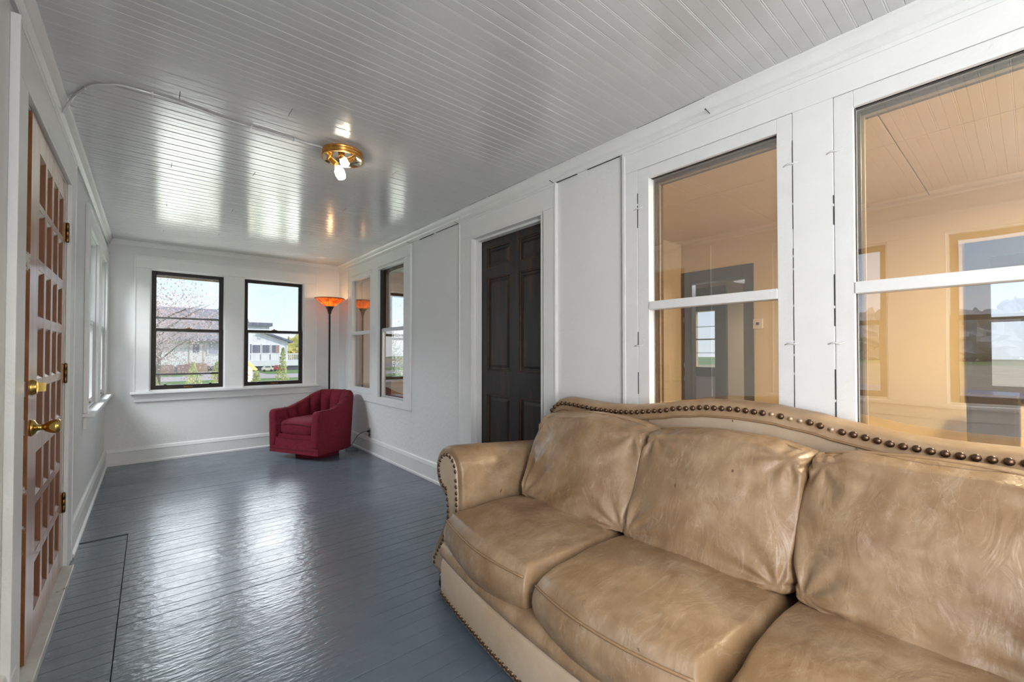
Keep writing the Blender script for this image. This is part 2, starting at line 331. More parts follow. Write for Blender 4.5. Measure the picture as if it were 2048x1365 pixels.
# ------------------------------------------------------------------ setting: walls
def wall(name, axis, c0, c1, u0, u1, z0, z1, holes, m, m2=None):
    """wall slab between planes c0..c1 on `axis`, spanning u0..u1 / z0..z1, holes=[(ua,ub,za,zb)]"""
    us = sorted(set([u0, u1]+[h[0] for h in holes]+[h[1] for h in holes])); us = [u for u in us if u0 <= u <= u1]
    zs = sorted(set([z0, z1]+[h[2] for h in holes]+[h[3] for h in holes])); zs = [z for z in zs if z0 <= z <= z1]
    def solid(i, j):
        if i < 0 or j < 0 or i >= len(us)-1 or j >= len(zs)-1: return False
        cu, cz = (us[i]+us[i+1])/2, (zs[j]+zs[j+1])/2
        return not any(h[0] < cu < h[1] and h[2] < cz < h[3] for h in holes)
    mb = MB()
    def P(c, u, z): return (c, u, z) if axis == 'x' else (u, c, z)
    for i in range(len(us)-1):
        for j in range(len(zs)-1):
            if not solid(i, j): continue
            a, b, c, d = us[i], us[i+1], zs[j], zs[j+1]
            for k, cc in enumerate((c0, c1)):
                mb.mi = k if m2 else 0
                mb.add([P(cc, a, c), P(cc, b, c), P(cc, b, d), P(cc, a, d)], [(0, 1, 2, 3)])
            mb.mi = 0
            if not solid(i-1, j): mb.add([P(c0, a, c), P(c1, a, c), P(c1, a, d), P(c0, a, d)], [(0, 1, 2, 3)])
            if not solid(i+1, j): mb.add([P(c0, b, c), P(c1, b, c), P(c1, b, d), P(c0, b, d)], [(0, 1, 2, 3)])
            if not solid(i, j-1): mb.add([P(c0, a, c), P(c0, b, c), P(c1, b, c), P(c1, a, c)], [(0, 1, 2, 3)])
            if not solid(i, j+1): mb.add([P(c0, a, d), P(c0, b, d), P(c1, b, d), P(c1, a, d)], [(0, 1, 2, 3)])
    me_m = [m, m2] if m2 else m
    M = mb.mesh(name, me_m); bm = bmesh.new(); bm.from_mesh(M); bmesh.ops.remove_doubles(bm, verts=bm.verts, dist=1e-5); bmesh.ops.recalc_face_normals(bm, faces=bm.faces); bm.to_mesh(M); bm.free()
    o = link(name, M); setp(o, kind='structure'); reg(o, Matrix.Identity(4)); return o

WB = [(0, .72, .80, 2.205), (.92, 1.64, .80, 2.205)]                      # back windows
wall('wall_back', 'y', YB, YB+.16, XL-.16, XR, -.6, 2.75, WB, M_wall)
LW = [(4.60, 5.34, .80, 2.205), (5.62, 6.33, .80, 2.205), (.74, 1.46, .86, 2.15), (-.32, .40, .86, 2.15)]
DL = (2.36, 3.55, .0, 2.22)
wall('wall_left', 'x', XL, XL-.15, YF, YB, -.6, 2.75, LW+[DL], M_wall)
RW = [(.70, 1.345, .80, 2.21), (-.25, .435, .80, 2.21), (5.26, 5.905, .78, 2.215), (4.33, 5.05, .70, 2.25)]
DR = (2.17, 3.08, .0, 2.245)
wall('wall_right', 'x', XR, XR+.11, YF, YB, -.6, 2.75, RW+[DR], M_wall, M_tanwall)
wall('wall_front', 'y', YF, YF-.15, XL-.15, 8.2, -.6, 2.75, [], M_wall)
B('roof', M_roof, None, (XL-.2, 8.3, YF-.2, YB+.2, 2.78, 2.95)); setp(bpy.data.objects['roof'], kind='structure')

# floor: dark underlay and every painted board a part of it
fl = B('floor', M_sub, None, (XL-.15, XR+.1, YF, YB+.1, -.10, -.016)); setp(fl, kind='structure'); reg(fl, Matrix.Identity(4))
def plank_mesh(L, W, T, bv):
    poly = [(0, -T), (0, -bv), (bv, 0), (W-bv, 0), (W, -bv), (W, -T)]
    mb = MB(); mb.prism(poly, 'x', 0, L); return mb
rnd = random.Random(3)
pm = {}
def plank(x0, x1, y):
    Lk = round(x1-x0, 3)
    if Lk not in pm: pm[Lk] = plank_mesh(Lk, .0812, .018, .0013).mesh('floor_board', M_floor)
    z = rnd.uniform(-.0009, .0006); tl = rnd.uniform(-.006, .006)
    link('floor_board', pm[Lk], fl, Matrix.Translation((x0, y, z)) @ Matrix.Rotation(tl, 4, 'X'))
p = .083; n0 = int((YB-YF)/p)
for i in range(n0+1):
    y = YB+.0-(i+1)*p+.02
    if y < YF: break
    if y < 3.96:
        plank(XL-.02, -.105, y-.03); 
        plank(-.101, XR-.0, y)
    else: plank(XL, XR, y)
# ceiling: beaded boards
cl = B('ceiling', M_dark, None, (XL-.15, XR+.11, YF, YB+.1, ZC+.018, ZC+.05)); setp(cl, kind='structure'); reg(cl, Matrix.Identity(4))
def bead_mesh(L):
    W = .0925; T = .016; g = .0011
    poly = [(0, T), (0, g*1.4), (g, 0), (W/2-.006, 0), (W/2-.004, g), (W/2-.002, g*.9), (W/2, -.0002), (W/2+.002, g*.9), (W/2+.004, g), (W/2+.006, 0), (W-g, 0), (W, g*1.4), (W, T)]
    # keep cheap: outline only
    mb = MB(); mb.prism(poly, 'x', 0, L); return mb.mesh('ceiling_board', M_ceil)
bmz = {}
def cboard(x0, x1, y):
    Lk = round(x1-x0, 3)
    if Lk not in bmz: bmz[Lk] = bead_mesh(Lk)
    link('ceiling_board', bmz[Lk], cl, Matrix.Translation((x0, y, ZC+rnd.uniform(-.0004, .0004))) @ Matrix.Rotation(rnd.uniform(-.0018, .0018), 4, 'X'))
j = -38
while True:
    y = .461+.093*j; j += 1
    if y > YB: break
    if y < YF: continue
    h = (j*37) % 11
    if h == 0: cboard(XL-.02, .55, y); cboard(.553, XR+.02, y)
    elif h == 5: cboard(XL-.02, 1.30, y); cboard(1.303, XR+.02, y)
    elif h == 8: cboard(XL-.02, .10, y); cboard(.103, XR+.02, y)
    else: cboard(XL-.02, XR+.02, y)

# crown mouldings (trim_n) and baseboards
def cove(axis_len, sgn, x, name, a, b, along='y', drop=.095, pr=.042):
    # profile in (distance from wall, z)
    pf = [(0, 0), (pr, 0), (pr, -.012), (pr-.010, -.020), (pr-.018, -.040), (pr-.020, -.056), (.016, -.062), (.012, -.066), (.014, -.080), (.008, -drop), (0, -drop)]
    mb = MB(); poly = [(x+sgn*d, ZC+.002+z) for d, z in pf]
    mb.prism(poly, 'y' if along == 'y' else 'x', a, b)
    o = mb.build(name, M_trimw, None, auto=35); setp(o, kind='structure'); return o
cove(0, -1, XR, 'trim_1', YF, YB)
cove(0, 1, XL, 'trim_2', YF, YB, pr=.050, drop=.07)
cove(0, -1, YB, 'trim_3', XL, XR, along='x', drop=.045, pr=.03)
def crack(par, pts_fn, a, b, seed, frac=.6):
    rc = random.Random(seed); mb = MB(); t = a
    while t < b:
        L = rc.uniform(.03, .28)
        if rc.random() < frac: pts_fn(mb, t, min(t+L, b), rc.uniform(.0008, .0022))
        t += L
    return mb.build('paint_crack', M_dark, par)
crack(bpy.data.objects['trim_1'], lambda mb, p, q, w_: mb.box(XR-.0135, XR-.005, p, q, 2.4015-w_, 2.4015+w_), -.5, 4.0, 3, .75)
crack(bpy.data.objects['trim_1'], lambda mb, p, q, w_: mb.box(XR-.0440, XR-.036, p, q, 2.5015-w_*1.2, 2.5015), -.5, 5.0, 5, .5)
def base(name, along, x, sgn, a, b, h=.185):
    pf = [(0, 0), (.030, 0), (.030, .018), (.018, .026), (.018, h-.045), (.022, h-.040), (.014, h-.008), (.006, h), (0, h)]
    poly = [(x+sgn*d, z+.0) for d, z in pf]; mb = MB(); mb.prism(poly, along, a, b)
    o = mb.build(name, M_trim, None, auto=30); setp(o, kind='structure')
base('baseboard_right', 'y', XR, -1, 3.26, YB)
base('baseboard_right_near', 'y', XR, -1, YF, 2.04)
base('baseboard_left', 'y', XL, 1, 3.74, YB)
base('baseboard_left_near', 'y', XL, 1, YF, 2.3)
base('baseboard_back', 'x', YB, -1, XL+.01, XR-.01)

# ------------------------------------------------------------------ windows
def wframe(name, side, u0):
    """empty whose local X runs along the wall, Y points outward through it, Z up"""
    if side == 'back': return empty(name, (u0, YB, 0), 0, kind='structure')
    if side == 'left': return empty(name, (XL, u0, 0), R(90), kind='structure')
    return empty(name, (XR, u0, 0), R(-90), kind='structure')
def sash(par, name, m, x0, x1, z0, z1, y0, y1, sw, bot, top, gm=G_clear, sub='pane'):
    s = B(name, m, par, (x0, x0+sw, y0, y1, z0, z1), (x1-sw, x1, y0, y1, z0, z1), (x0+sw, x1-sw, y0, y1, z0, z0+bot), (x0+sw, x1-sw, y0, y1, z1-top, z1), local=True, bevel=.003)
    yc = (y0+y1)/2
    g = MB().box(x0+sw-.004, x1-sw+.004, yc-.002, yc+.002, z0+bot-.004, z1-top+.004).build(sub, gm, s, local=True)
    return s
def double_hung(name, side, u0, w, z0, z1, zr, m, th=.15, liner=None, storm=False, gm=G_clear, yo=0, sw=.048):
    e = wframe(name, side, u0)
    liner = liner or M_trim
    B('jamb_liner', liner, e, (-.0, .012, .004, th, z0, z1), (w-.012, w, .004, th, z0, z1), (.012, w-.012, .004, th, z1-.012, z1), (.012, w-.012, .004, th, z0, z0+.015), local=True)
    lo = sash(e, 'lower_sash', m, .010, w-.010, z0+.014, zr+.022, .012+yo, .047+yo, sw, .05, .034, gm)
    up = sash(e, 'upper_sash', m, .014, w-.014, zr-.018, z1-.012, .050+yo, .085+yo, sw-.006, .034, .042, gm)
    lk = MB().box(w/2-.03, w/2+.03, .008+yo, .05+yo, zr+.022, zr+.030).lathe([(.012, zr+.030), (.012, zr+.040), (0, zr+.042)], (w/2, .03+yo, 0), 10).build('sash_lock', M_abrass if m is M_black else M_steel, lo, local=True)
    B('sash_lift', M_abrass, lo, (w/2-.045, w/2+.045, .002+yo, .012+yo, z0+.030, z0+.044), (w/2-.035, w/2+.035, -.006+yo, .003+yo, z0+.034, z0+.039), local=True, bevel=.002)
    if storm:
        st = B('storm_frame', mat('tan_storm_frame', (.30, .24, .15), .5), e, (.012, .045, .105, .125, z0+.014, z1-.012), (w-.045, w-.012, .105, .125, z0+.014, z1-.012), (.04, w-.04, .105, .125, z1-.075, z1-.012), (.04, w-.04, .105, .125, z0+.014, z0+.05), local=True)
        for zb in (1.655, .985): B('storm_bar', M_black, st, (.045, w-.045, .104, .120, zb-.011, zb+.011), local=True)
        B('storm_pane', G_storm, st, (.04, w-.04, .113, .116, .99, 1.65), local=True)
        B('sash_vent_latch', M_black, lo, (.13, .155, .006, .02, z0+.062, z0+.075), (w-.155, w-.13, .006, .02, z0+.062, z0+.075), local=True)
    return e
double_hung('window_1', 'back', 0, .72, .80, 2.205, 1.505, M_black, storm=True)
double_hung('window_2', 'back', .92, .72, .80, 2.205, 1.515, M_black)
double_hung('window_3', 'left', 4.60, .74, .80, 2.205, 1.50, M_trim)
double_hung('window_4', 'left', 5.62, .71, .80, 2.205, 1.50, M_trim)
double_hung('window_5', 'left', .74, .72, .86, 2.15, 1.50, M_brown)
double_hung('window_6', 'left', -.32, .72, .86, 2.15, 1.50, M_brown)

def casing(name, side, u0, u1, z0, z1, opens, thick=.020, stool=True, backband=True, apron=True, cap=False, m=None):
    """one painted casing set with its boards as parts; opens = list of openings (ua, ub, za, zb)"""
    m = m or M_trim
    e = wframe(name, side, 0)
    s = -1 if side == 'right' else 1
    def bx(a, b, y0, y1, za, zb): return (min(s*a, s*b), max(s*a, s*b), y0, y1, za, zb)
    e0 = wframe(name, side, 0) if False else e
    xs = sorted(opens)
    zt = max(o[3] for o in opens); zb = min(o[2] for o in opens)
    edges = [u0]+[q for o in xs for q in (o[0], o[1])]+[u1]
    for k in range(0, len(edges), 2):
        if edges[k+1]-edges[k] > .005: B('side_casing', m, e, bx(edges[k], edges[k+1], -thick, 0, z0, zt), local=True, bevel=.0025)
    B('head_casing', m, e, bx(u0, u1, -thick, 0, zt+.0006, z1), local=True, bevel=.0025)
    for o in xs:
        if z0 < o[2]-.02: B('sill_casing', m, e, bx(o[0], o[1], -thick+.001, 0, z0, o[2]), local=True, bevel=.002)
    if backband:
        B('back_band', m, e, bx(u0-.012, u0+.008, -thick-.005, 0, z0, z1), bx(u1-.008, u1+.012, -thick-.005, 0, z0, z1), bx(u0-.012, u1+.012, -thick-.006, 0, z1-.006, z1+.014), local=True, bevel=.003)
    if stool:
        B('stool', m, e, bx(u0-.035, u1+.035, -thick-.045, .012, z0-.028, z0), local=True, bevel=.006)
        if apron: B('apron', m, e, bx(u0, u1, -thick, 0, z0-.115, z0-.028), local=True, bevel=.003)
    return e
casing('trim_4', 'back', -.13, 1.80, .80, 2.335, WB)
casing('trim_5', 'left', 4.46, 6.44, .80, 2.335, LW[:2])
casing('trim_6', 'left', -.46, 1.60, .86, 2.30, LW[2:])
# right wall casings (flat boards below the crown)
casing('trim_7', 'right', 4.19, 6.03, .63, 2.385, [(4.33, 5.05, .70, 2.25), (5.205, 5.965, .72, 2.275)], stool=False)
casing('trim_8', 'right', -.40, 1.50, .70, 2.385, [(-.315, .50, .735, 2.275), (.644, 1.41, .735, 2.275)], stool=False)
casing('trim_9', 'right', 2.06, 3.235, 0, 2.385, [(2.18, 3.07, -.02, 2.235)], stool=False)

def flush_sash(name, u0, u1, z0, z1, g, zr, rail=.045, gm=G_old):
    """fixed painted sash set flush in the right wall; g = glass opening (ua, ub, za, zb)"""
    e = wframe(name, 'right', 0)
    ga, gb, za, zb = g; c = .0015
    def bx(a, b, y0, y1, p, q): return (-b, -a, y0, y1, p, q)
    s = B('sash', M_trimw, e, bx(u0+c, ga, -.019, .03, z0+c, z1-c), bx(gb, u1-c, -.019, .03, z0+c, z1-c), bx(ga, gb, -.019, .03, z0+c, za), bx(ga, gb, -.019, .03, zb, z1-c), local=True, bevel=.0022)
    B('meeting_rail', M_trimw, s, bx(ga, gb, -.024, .03, zr-rail/2, zr+rail/2), local=True, bevel=.003)
    B('pane', gm, s, bx(ga, gb, .010, .0135, za, zr-rail/2+.004), local=True)
    B('pane', gm, s, bx(ga, gb, .010, .0135, zr+rail/2-.004, zb), local=True)
    # brown inner frame seen through the glass
    bf = B('brown_inner_frame', M_brown, e, bx(ga-.0, ga+.012, .032, .108, za, zb), bx(gb-.012, gb, .032, .108, za, zb), bx(ga+.012, gb-.012, .032, .108, zb-.014, zb), bx(ga+.012, gb-.012, .032, .108, za, za+.012), local=True)
    bf['label'] = 'brown stained inner frame'
    B('parting_bead', mat('light_bead_wood', (.40, .27, .14), .5), bf, bx(gb-.020, gb-.012, .060, .068, za+.012, zb-.014), bx(ga+.012, gb-.02, .060, .068, zb-.022, zb-.014), local=True)
    B('inner_sash_rail', M_brown, bf, bx(ga+.012, gb-.012, .075, .10, zr-.016, zr+.012), local=True)
    for (tu, tz) in ((u0+.005, z1-.22), (u0+.005, z0+.55), (u1-.005, z1-.22), (u1-.005, z0+.55)):
        t = MB().tube([(-tu-.028, -.022, tz-.004), (-tu-.01, -.025, tz+.003), (-tu+.01, -.025, tz-.002), (-tu+.028, -.022, tz+.004)], [.002, .004, .0035, .002], 6).build('turn_button', M_trim, s, local=True, smooth=True)
    return e
flush_sash('window_7', .644, 1.41, .735, 2.275, (.705, 1.34, .80, 2.21), 1.505)
flush_sash('window_8', -.315, .50, .735, 2.275, (-.25, .435, .80, 2.21), 1.500)
flush_sash('window_9', 5.205, 5.965, .72, 2.275, (5.27, 5.90, .79, 2.21), 1.500)
for (wn_, yy_) in (('window_7', .6435), ('window_8', .501), ('window_7', 1.4105)):
    par_ = bpy.data.objects[wn_]
    mb = MB(); rc = random.Random(int(yy_*1000)); t = .8
    while t < 2.27:
        L = rc.uniform(.02, .16)
        if rc.random() < (.75 if yy_ == .6435 else .4): mb.box(XR-.0207, XR-.012, yy_-.0012, yy_+.0012, t, t+L)
        t += L+.01
    mb.build('paint_crack', M_dark, par_)
# right-hand sash of the far pair: recessed aluminium double sash in a brown frame
e = wframe('window_10', 'right', 0)
def rb(a, b, y0, y1, p, q): return (-b, -a, y0, y1, p, q)
B('jamb_liner', M_trim, e, rb(5.030, 5.05, -.018, .045, .70, 2.25), rb(4.33, 4.345, -.018, .045, .70, 2.25), rb(4.345, 5.03, -.018, .045, 2.24, 2.25), rb(4.345, 5.03, -.018, .045, .70, .712), local=True)
B('black_gap_strip', M_dark, e, rb(5.012, 5.030, .012, .05, .712, 2.24), local=True)
M_alu = mat('painted_aluminium', (.50, .50, .49), .35, metal=.4)
s = B('upper_sash', M_brown, e, rb(4.945, 5.012, .05, .075, 1.5, 2.24), rb(4.345, 4.37, .05, .075, 1.5, 2.24), rb(4.37, 4.945, .05, .075, 2.20, 2.24), local=True)
B('pane', G_old, s, rb(4.37, 4.945, .061, .064, 1.5, 2.20), local=True)
s = B('lower_sash', M_alu, e, rb(4.975, 5.012, .020, .048, .712, 1.53), rb(4.345, 4.37, .020, .048, .712, 1.53), rb(4.37, 4.975, .018, .05, 1.495, 1.535), rb(4.37, 4.975, .020, .048, .712, .735), local=True, bevel=.002)
B('pane', G_old, s, rb(4.37, 4.975, .032, .035, .735, 1.495), local=True)
B('brown_inner_frame', M_brown, e, rb(5.0, 5.05, .078, .14, .70, 2.25), rb(4.33, 4.36, .078, .14, .70, 2.25), rb(4.36, 5.0, .078, .14, 2.19, 2.25), rb(4.36, 5.0, .078, .20, .70, .74), local=True)

# ------------------------------------------------------------------ dark six-panel door (right wall)
d2 = wframe('door_2', 'right', 0)
def db(a, b, y0, y1, p, q): return (-b, -a, y0, y1, p, q)
B('door_jamb', M_trimw, d2, db(3.05, 3.08, -.02, .11, 0, 2.245), db(2.17, 2.20, -.02, .11, 0, 2.245), db(2.20, 3.05, -.02, .11, 2.215, 2.245),
  db(3.03, 3.052, .025, .076, 0, 2.215), db(2.20, 2.222, .025, .076, 0, 2.215), db(2.222, 3.03, .025, .076, 2.195, 2.215), local=True, bevel=.003)
Y0 = .079
lv, ll = 2.10, 3.05     # leaf extents
st = .095; cm = .105
c1 = (2.655, 2.96); c2 = (2.245, 2.545)
rows = [(1.955, 2.135), (1.095, 1.875), (.30, .895)]
lf = MB()
lf.box(-3.046, -2.96, Y0, Y0+.035, .012, 2.212); lf.box(-2.245, -2.204, Y0, Y0+.035, .012, 2.212); lf.box(-2.655, -2.545, Y0, Y0+.035, .012, 2.212)
for a, b in ((.012, .30), (.895, 1.095), (1.875, 1.955), (2.135, 2.212)):
    lf.box(-2.96, -2.655, Y0+.0004, Y0+.035, a, b); lf.box(-2.545, -2.245, Y0+.0004, Y0+.035, a, b)
leaf = lf.build('door_leaf', M_door2, d2, local=True)
for (a, b) in (c1, c2):
    for (p_, q_) in rows:
        mb = MB(); mb.box(-b, -a, Y0+.018, Y0+.028, p_, q_)
        m_ = .028
        x0, x1, z0, z1 = -b+m_, -a-m_, p_+m_, q_-m_
        mb.add([(x0, Y0+.018, z0), (x1, Y0+.018, z0), (x1, Y0+.018, z1), (x0, Y0+.018, z1), (x0+.02, Y0+.008, z0+.02), (x1-.02, Y0+.008, z0+.02), (x1-.02, Y0+.008, z1-.02), (x0+.02, Y0+.008, z1-.02)],
               [(0, 1, 5, 4), (1, 2, 6, 5), (2, 3, 7, 6), (3, 0, 4, 7), (4, 5, 6, 7)])
        mb.build('panel', M_door2, leaf, local=True)
        w_ = .009
        B('panel_moulding', mat('worn_brown_moulding', (.11, .055, .025), .4, var=(.03, .018, .012), vs=7, vd=6), leaf, (-b, -b+w_, Y0+.004, Y0+.02, p_, q_), (-a-w_, -a, Y0+.004, Y0+.02, p_, q_), (-b+w_, -a-w_, Y0+.004, Y0+.02, p_, p_+w_), (-b+w_, -a-w_, Y0+.004, Y0+.02, q_-w_, q_), local=True, bevel=.003)

# ------------------------------------------------------------------ red-brown lattice-panel door (left wall), hung on three brass hinges
d1 = empty('door_1', (XL+.0, 3.505, 0), R(90), kind='structure')      # local X: along +y, local Y: outward (-x)
# local x = y-3.505 ; leaf from x=-.955 to 0
B('door_jamb', M_trimw, d1, (.008, .045, .001, .15, .03, 2.22), (-1.145, -1.003, .001, .15, .03, 2.22), (-1.003, .008, .001, .15, 2.212, 2.22),
  (.008-.02, .008, .055, .085, .03, 2.21), (-1.003, -.985, .055, .085, .03, 2.21), local=True, bevel=.003)
LW_, LH = .990, 2.165
z0l = .035
lf = MB(); yA, yB_ = .002, .042
cols = [(-.770, -.630), (-.575, -.435), (-.380, -.240), (-.185, -.060)]
cols = [(-.815, -.665), (-.620, -.475), (-.425, -.285), (-.245, -.090)]
zr_ = [(.235, .455), (.495, .705), (.745, .955), (.995, 1.150), (1.19, 1.37), (1.41, 1.60), (1.64, 1.835), (1.875, 2.06)]
zr_ = [(1.884, 2.095), (1.645, 1.854), (1.40, 1.60), (1.136, 1.356), (.90, 1.10), (.643, .828), (.409, .608), (.165, .366)]
xsl = [-LW_]+[q for c in cols for q in c]+[0]
for k in range(0, len(xsl), 2): lf.box(xsl[k], xsl[k+1], yA, yB_, z0l, z0l+LH)
zz = sorted(zr_); ze = [z0l]+[q for c in zz for q in c]+[z0l+LH]
for c in cols:
    for k in range(0, len(ze), 2): lf.box(c[0], c[1], yA+.0003, yB_, ze[k], ze[k+1])
leaf = lf.build('door_leaf', M_reddoor, d1, local=True)
leaf['label'] = 'red-brown varnished leaf with a grid of recessed panels'; leaf.rotation_euler.z = R(.58)
def recess(a, b, p_, q_):
    mb = MB(); s_ = .020
    mb.add([(a, yA+.002, p_), (b, yA+.002, p_), (b, yA+.002, q_), (a, yA+.002, q_), (a+s_, yA+.016, p_+s_), (b-s_, yA+.016, p_+s_), (b-s_, yA+.016, q_-s_), (a+s_, yA+.016, q_-s_),
            (a+s_, yA+.012, p_+s_), (b-s_, yA+.012, p_+s_), (b-s_, yA+.012, q_-s_), (a+s_, yA+.012, q_-s_)],
           [(0, 1, 5, 4), (1, 2, 6, 5), (2, 3, 7, 6), (3, 0, 4, 7), (4, 5, 6, 7)])
    return mb
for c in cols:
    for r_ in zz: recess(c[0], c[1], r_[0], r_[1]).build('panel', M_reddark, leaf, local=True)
B('leaf_edge', M_dooredge, leaf, (-LW_-.002, -LW_-.0002, yA, yB_, z0l, z0l+LH), local=True)
for zp in (1.105, .955):
    B('latch_plate', M_steel, leaf, (-LW_-.004, -LW_-.0015, yA+.008, yB_-.008, zp-.03, zp+.03), local=True)
kx = -LW_+.062
kn = MB().lathe([(0, 0.002), (.034, 0), (.034, -.004), (.028, -.012), (.014, -.018), (.011, -.030), (.013, -.036), (.018, -.040), (.026, -.056), (.029, -.070), (.028, -.080), (.022, -.084), (.008, -.080), (0, -.080)], (kx, yA, .945), 24, 'y').build('door_knob', M_brass, leaf, local=True, smooth=True)
kn = MB().lathe([(0, .002), (.032, 0), (.032, -.005), (.026, -.016), (0, -.018)], (kx, yA, 1.108), 24, 'y').box(kx-.006, kx+.006, yA-.040, yA-.016, 1.108-.018, 1.108+.018).build('deadbolt', M_brass, leaf, local=True, auto=35)
for zh in (.40, 1.13, 1.93):
    h = B('hinge', M_abrass, leaf, (-.030, -.001, yA-.002, yA, zh-.05, zh+.05), local=True)
    MB().lathe([(0, zh-.058), (.005, zh-.056), (.0075, zh-.052), (.0075, zh-.018), (.0065, zh-.017), (.0075, zh-.016), (.0075, zh+.016), (.0065, zh+.017), (.0075, zh+.018), (.0075, zh+.052), (.005, zh+.056), (0, zh+.058)], (.006, yA-.008, 0), 12).build('hinge_barrel', M_abrass, h, local=True, smooth=True)
B('threshold', mat('worn_threshold', (.60, .58, .53), .5, extra=lambda t, co, l, b: overlay(t, co, l, (.22, .12, .06), 8, .60, .66, detail=8), var=(.5, .48, .44), vs=9), d1, (-1.142, .035, -.05, .14, -.012, .030), local=True, bevel=.004)
casing('trim_10', 'left', 2.20, 3.70, 0, 2.385, [(2.36, 3.54, -.02, 2.215)], stool=False, m=M_trimw)

# ------------------------------------------------------------------ neighbouring rooms seen through the right wall
def struct(name, m, *bx, **k):
    o = B(name, m, None, *bx, **k); setp(o, kind='structure'); reg(o, Matrix.Identity(4)); return o
XI = XR+.11
struct('floor_parlour', M_woodfloor, (XI, 8.1, YF, YB+.1, -.12, -.02))
pc = struct('ceiling_parlour', M_tanceil, (XI, 8.1, YF, YB+.1, 2.63, 2.68))
for yy in range(-2, 3):
    B('ceiling_panel', M_tanceil, pc, (XI+.003, 3.72, yy*1.15-.6+.003, (yy+1)*1.15-.603, 2.615, 2.632), (3.726, 5.195, yy*1.15-.6+.003, (yy+1)*1.15-.603, 2.615, 2.632), bevel=.002)
wall('wall_parlour_side', 'y', 2.85, 2.95, XI, 5.2, -.1, 2.7, [], M_tanwall)
wall('wall_parlour_far', 'x', 5.2, 5.3, YF, 2.85, -.1, 2.7, [(2.08, 2.73, -.1, 2.12), (-.62, .28, .95, 2.05)], M_tanwall)
wall('wall_side_room', 'x', 4.9, 5.0, 2.95, YB, -.1, 2.7, [], M_tanwall)
wall('wall_house_back', 'y', YB, YB+.16, XI, 8.1, -.6, 2.75, [(2.88, 3.75, .80, 2.18)], M_tanwall, M_siding)
wall('wall_house_right', 'x', 8.0, 8.15, YF, YB, -.6, 2.75, [(3.70, 4.13, .97, 2.02), (-.9, .9, .5, 2.2)], M_tanwall, M_siding)
dc = empty('door_3', (5.2, 2.08, 0), 0, kind='structure')
B('door_casing', M_dwood, dc, (5.18, 5.2, 1.985, 2.085, 0, 2.25), (5.18, 5.2, 2.725, 2.835, 0, 2.25), (5.18, 5.2, 2.085, 2.725, 2.115, 2.25), (5.2, 5.3, 2.08, 2.10, 0, 2.12), (5.2, 5.3, 2.71, 2.73, 0, 2.12), (5.2, 5.3, 2.10, 2.71, 2.10, 2.12), bevel=.004)
d4 = empty('door_4', (8.0, 3.6, 0), 0, kind='structure')
B('door_frame', M_dwood, d4, (7.93, 8.0, 3.50, 3.70, 0, 2.45), (7.93, 8.0, 4.13, 4.45, 0, 2.45), (7.93, 8.0, 3.70, 4.13, 2.02, 2.45), (7.93, 8.0, 3.70, 4.13, .80, .97), (7.93, 8.0, 3.70, 4.13, 0, .30))
B('lower_panel', mat('grey_door_panel', (.26, .23, .22), .5), d4, (7.95, 7.99, 3.70, 4.13, .30, .80))
B('pane', G_clear, d4, (7.985, 7.988, 3.70, 4.13, .97, 2.02))
B('glazing_bar', M_dwood, d4, (7.97, 8.0, 3.70, 4.13, 1.475, 1.50), (7.97, 8.0, 3.70, 4.13, 1.72, 1.73), (7.97, 8.0, 3.70, 4.13, 1.23, 1.24))
w11 = empty('window_11', (5.2, -.62, 0), 0, kind='structure')
s = B('window_frame', M_dwood, w11, (5.17, 5.21, -.72, -.58, .85, 2.15), (5.17, 5.21, .20, .34, .85, 2.15), (5.17, 5.21, -.58, .20, 2.02, 2.15), (5.17, 5.21, -.58, .20, .85, .98), (5.18, 5.21, -.58, .20, 1.49, 1.53))
B('pane', G_clear, s, (5.215, 5.218, -.6, .26, .96, 2.04))
w12 = empty('window_12', (2.88, YB, 0), 0, kind='structure')
s = B('window_frame', M_brown, w12, (2.88, 2.93, YB-.02, YB+.06, .80, 2.18), (3.70, 3.75, YB-.02, YB+.06, .80, 2.18), (2.93, 3.70, YB-.02, YB+.06, 2.13, 2.18), (2.93, 3.70, YB-.02, YB+.06, .80, .86), (2.93, 3.70, YB-.01, YB+.05, 1.44, 1.48))
B('pane', G_clear, s, (2.93, 3.70, YB+.02, YB+.023, .86, 2.13))
# thermostat on the parlour wall
th = empty('thermostat', (5.19, 1.94, 1.565), 0, 'small square thermostat on the tan parlour wall right of the dark doorway', 'thermostat')
B('plate', M_therm, th, (5.175, 5.2, 1.89, 1.99, 1.51, 1.62), bevel=.006)
B('dial', M_dwood, th, (5.168, 5.176, 1.925, 1.955, 1.55, 1.58))
cb = empty('low_cabinet', (4.6, .02, -.02), 0, 'dark wooden cabinet standing on the reddish parlour floor, seen through the largest window', 'cabinet')
B('cabinet_body', M_dwood, cb, (4.5, 4.95, .05, .30, -.02, .95), bevel=.01)
B('cabinet_door', M_dwood, cb, (4.485, 4.499, .07, .28, .05, .88), bevel=.004)

# ------------------------------------------------------------------ sofa
SC = .82      # y of the sofa's centre line
sofa = empty('leather_sofa', (1.6, SC, 0), 0, 'tan worn leather three-seat sofa with camel back and nailhead trim, along the window wall', 'sofa')
def xf(y): return .985+.10*((y-SC)/1.05)**2
def ztop(y):
    q = abs(y-SC)
    pts = [(0, 1.038), (.12, 1.034), (.25, 1.018), (.38, .993), (.52, .970), (.66, .961), (.80, .963), (.93, .972), (1.02, .974), (1.07, .960), (1.11, .930), (1.135, .880)]
    for (a, za), (b, zb) in zip(pts, pts[1:]):
        if q <= b:
            t = (q-a)/(b-a); t = t*t*(3-2*t) if b < .5 else t
            return za+(zb-za)*t
    return .84
ys = [SC+1.135*math.sin(-math.pi/2+math.pi*i/72) for i in range(73)]
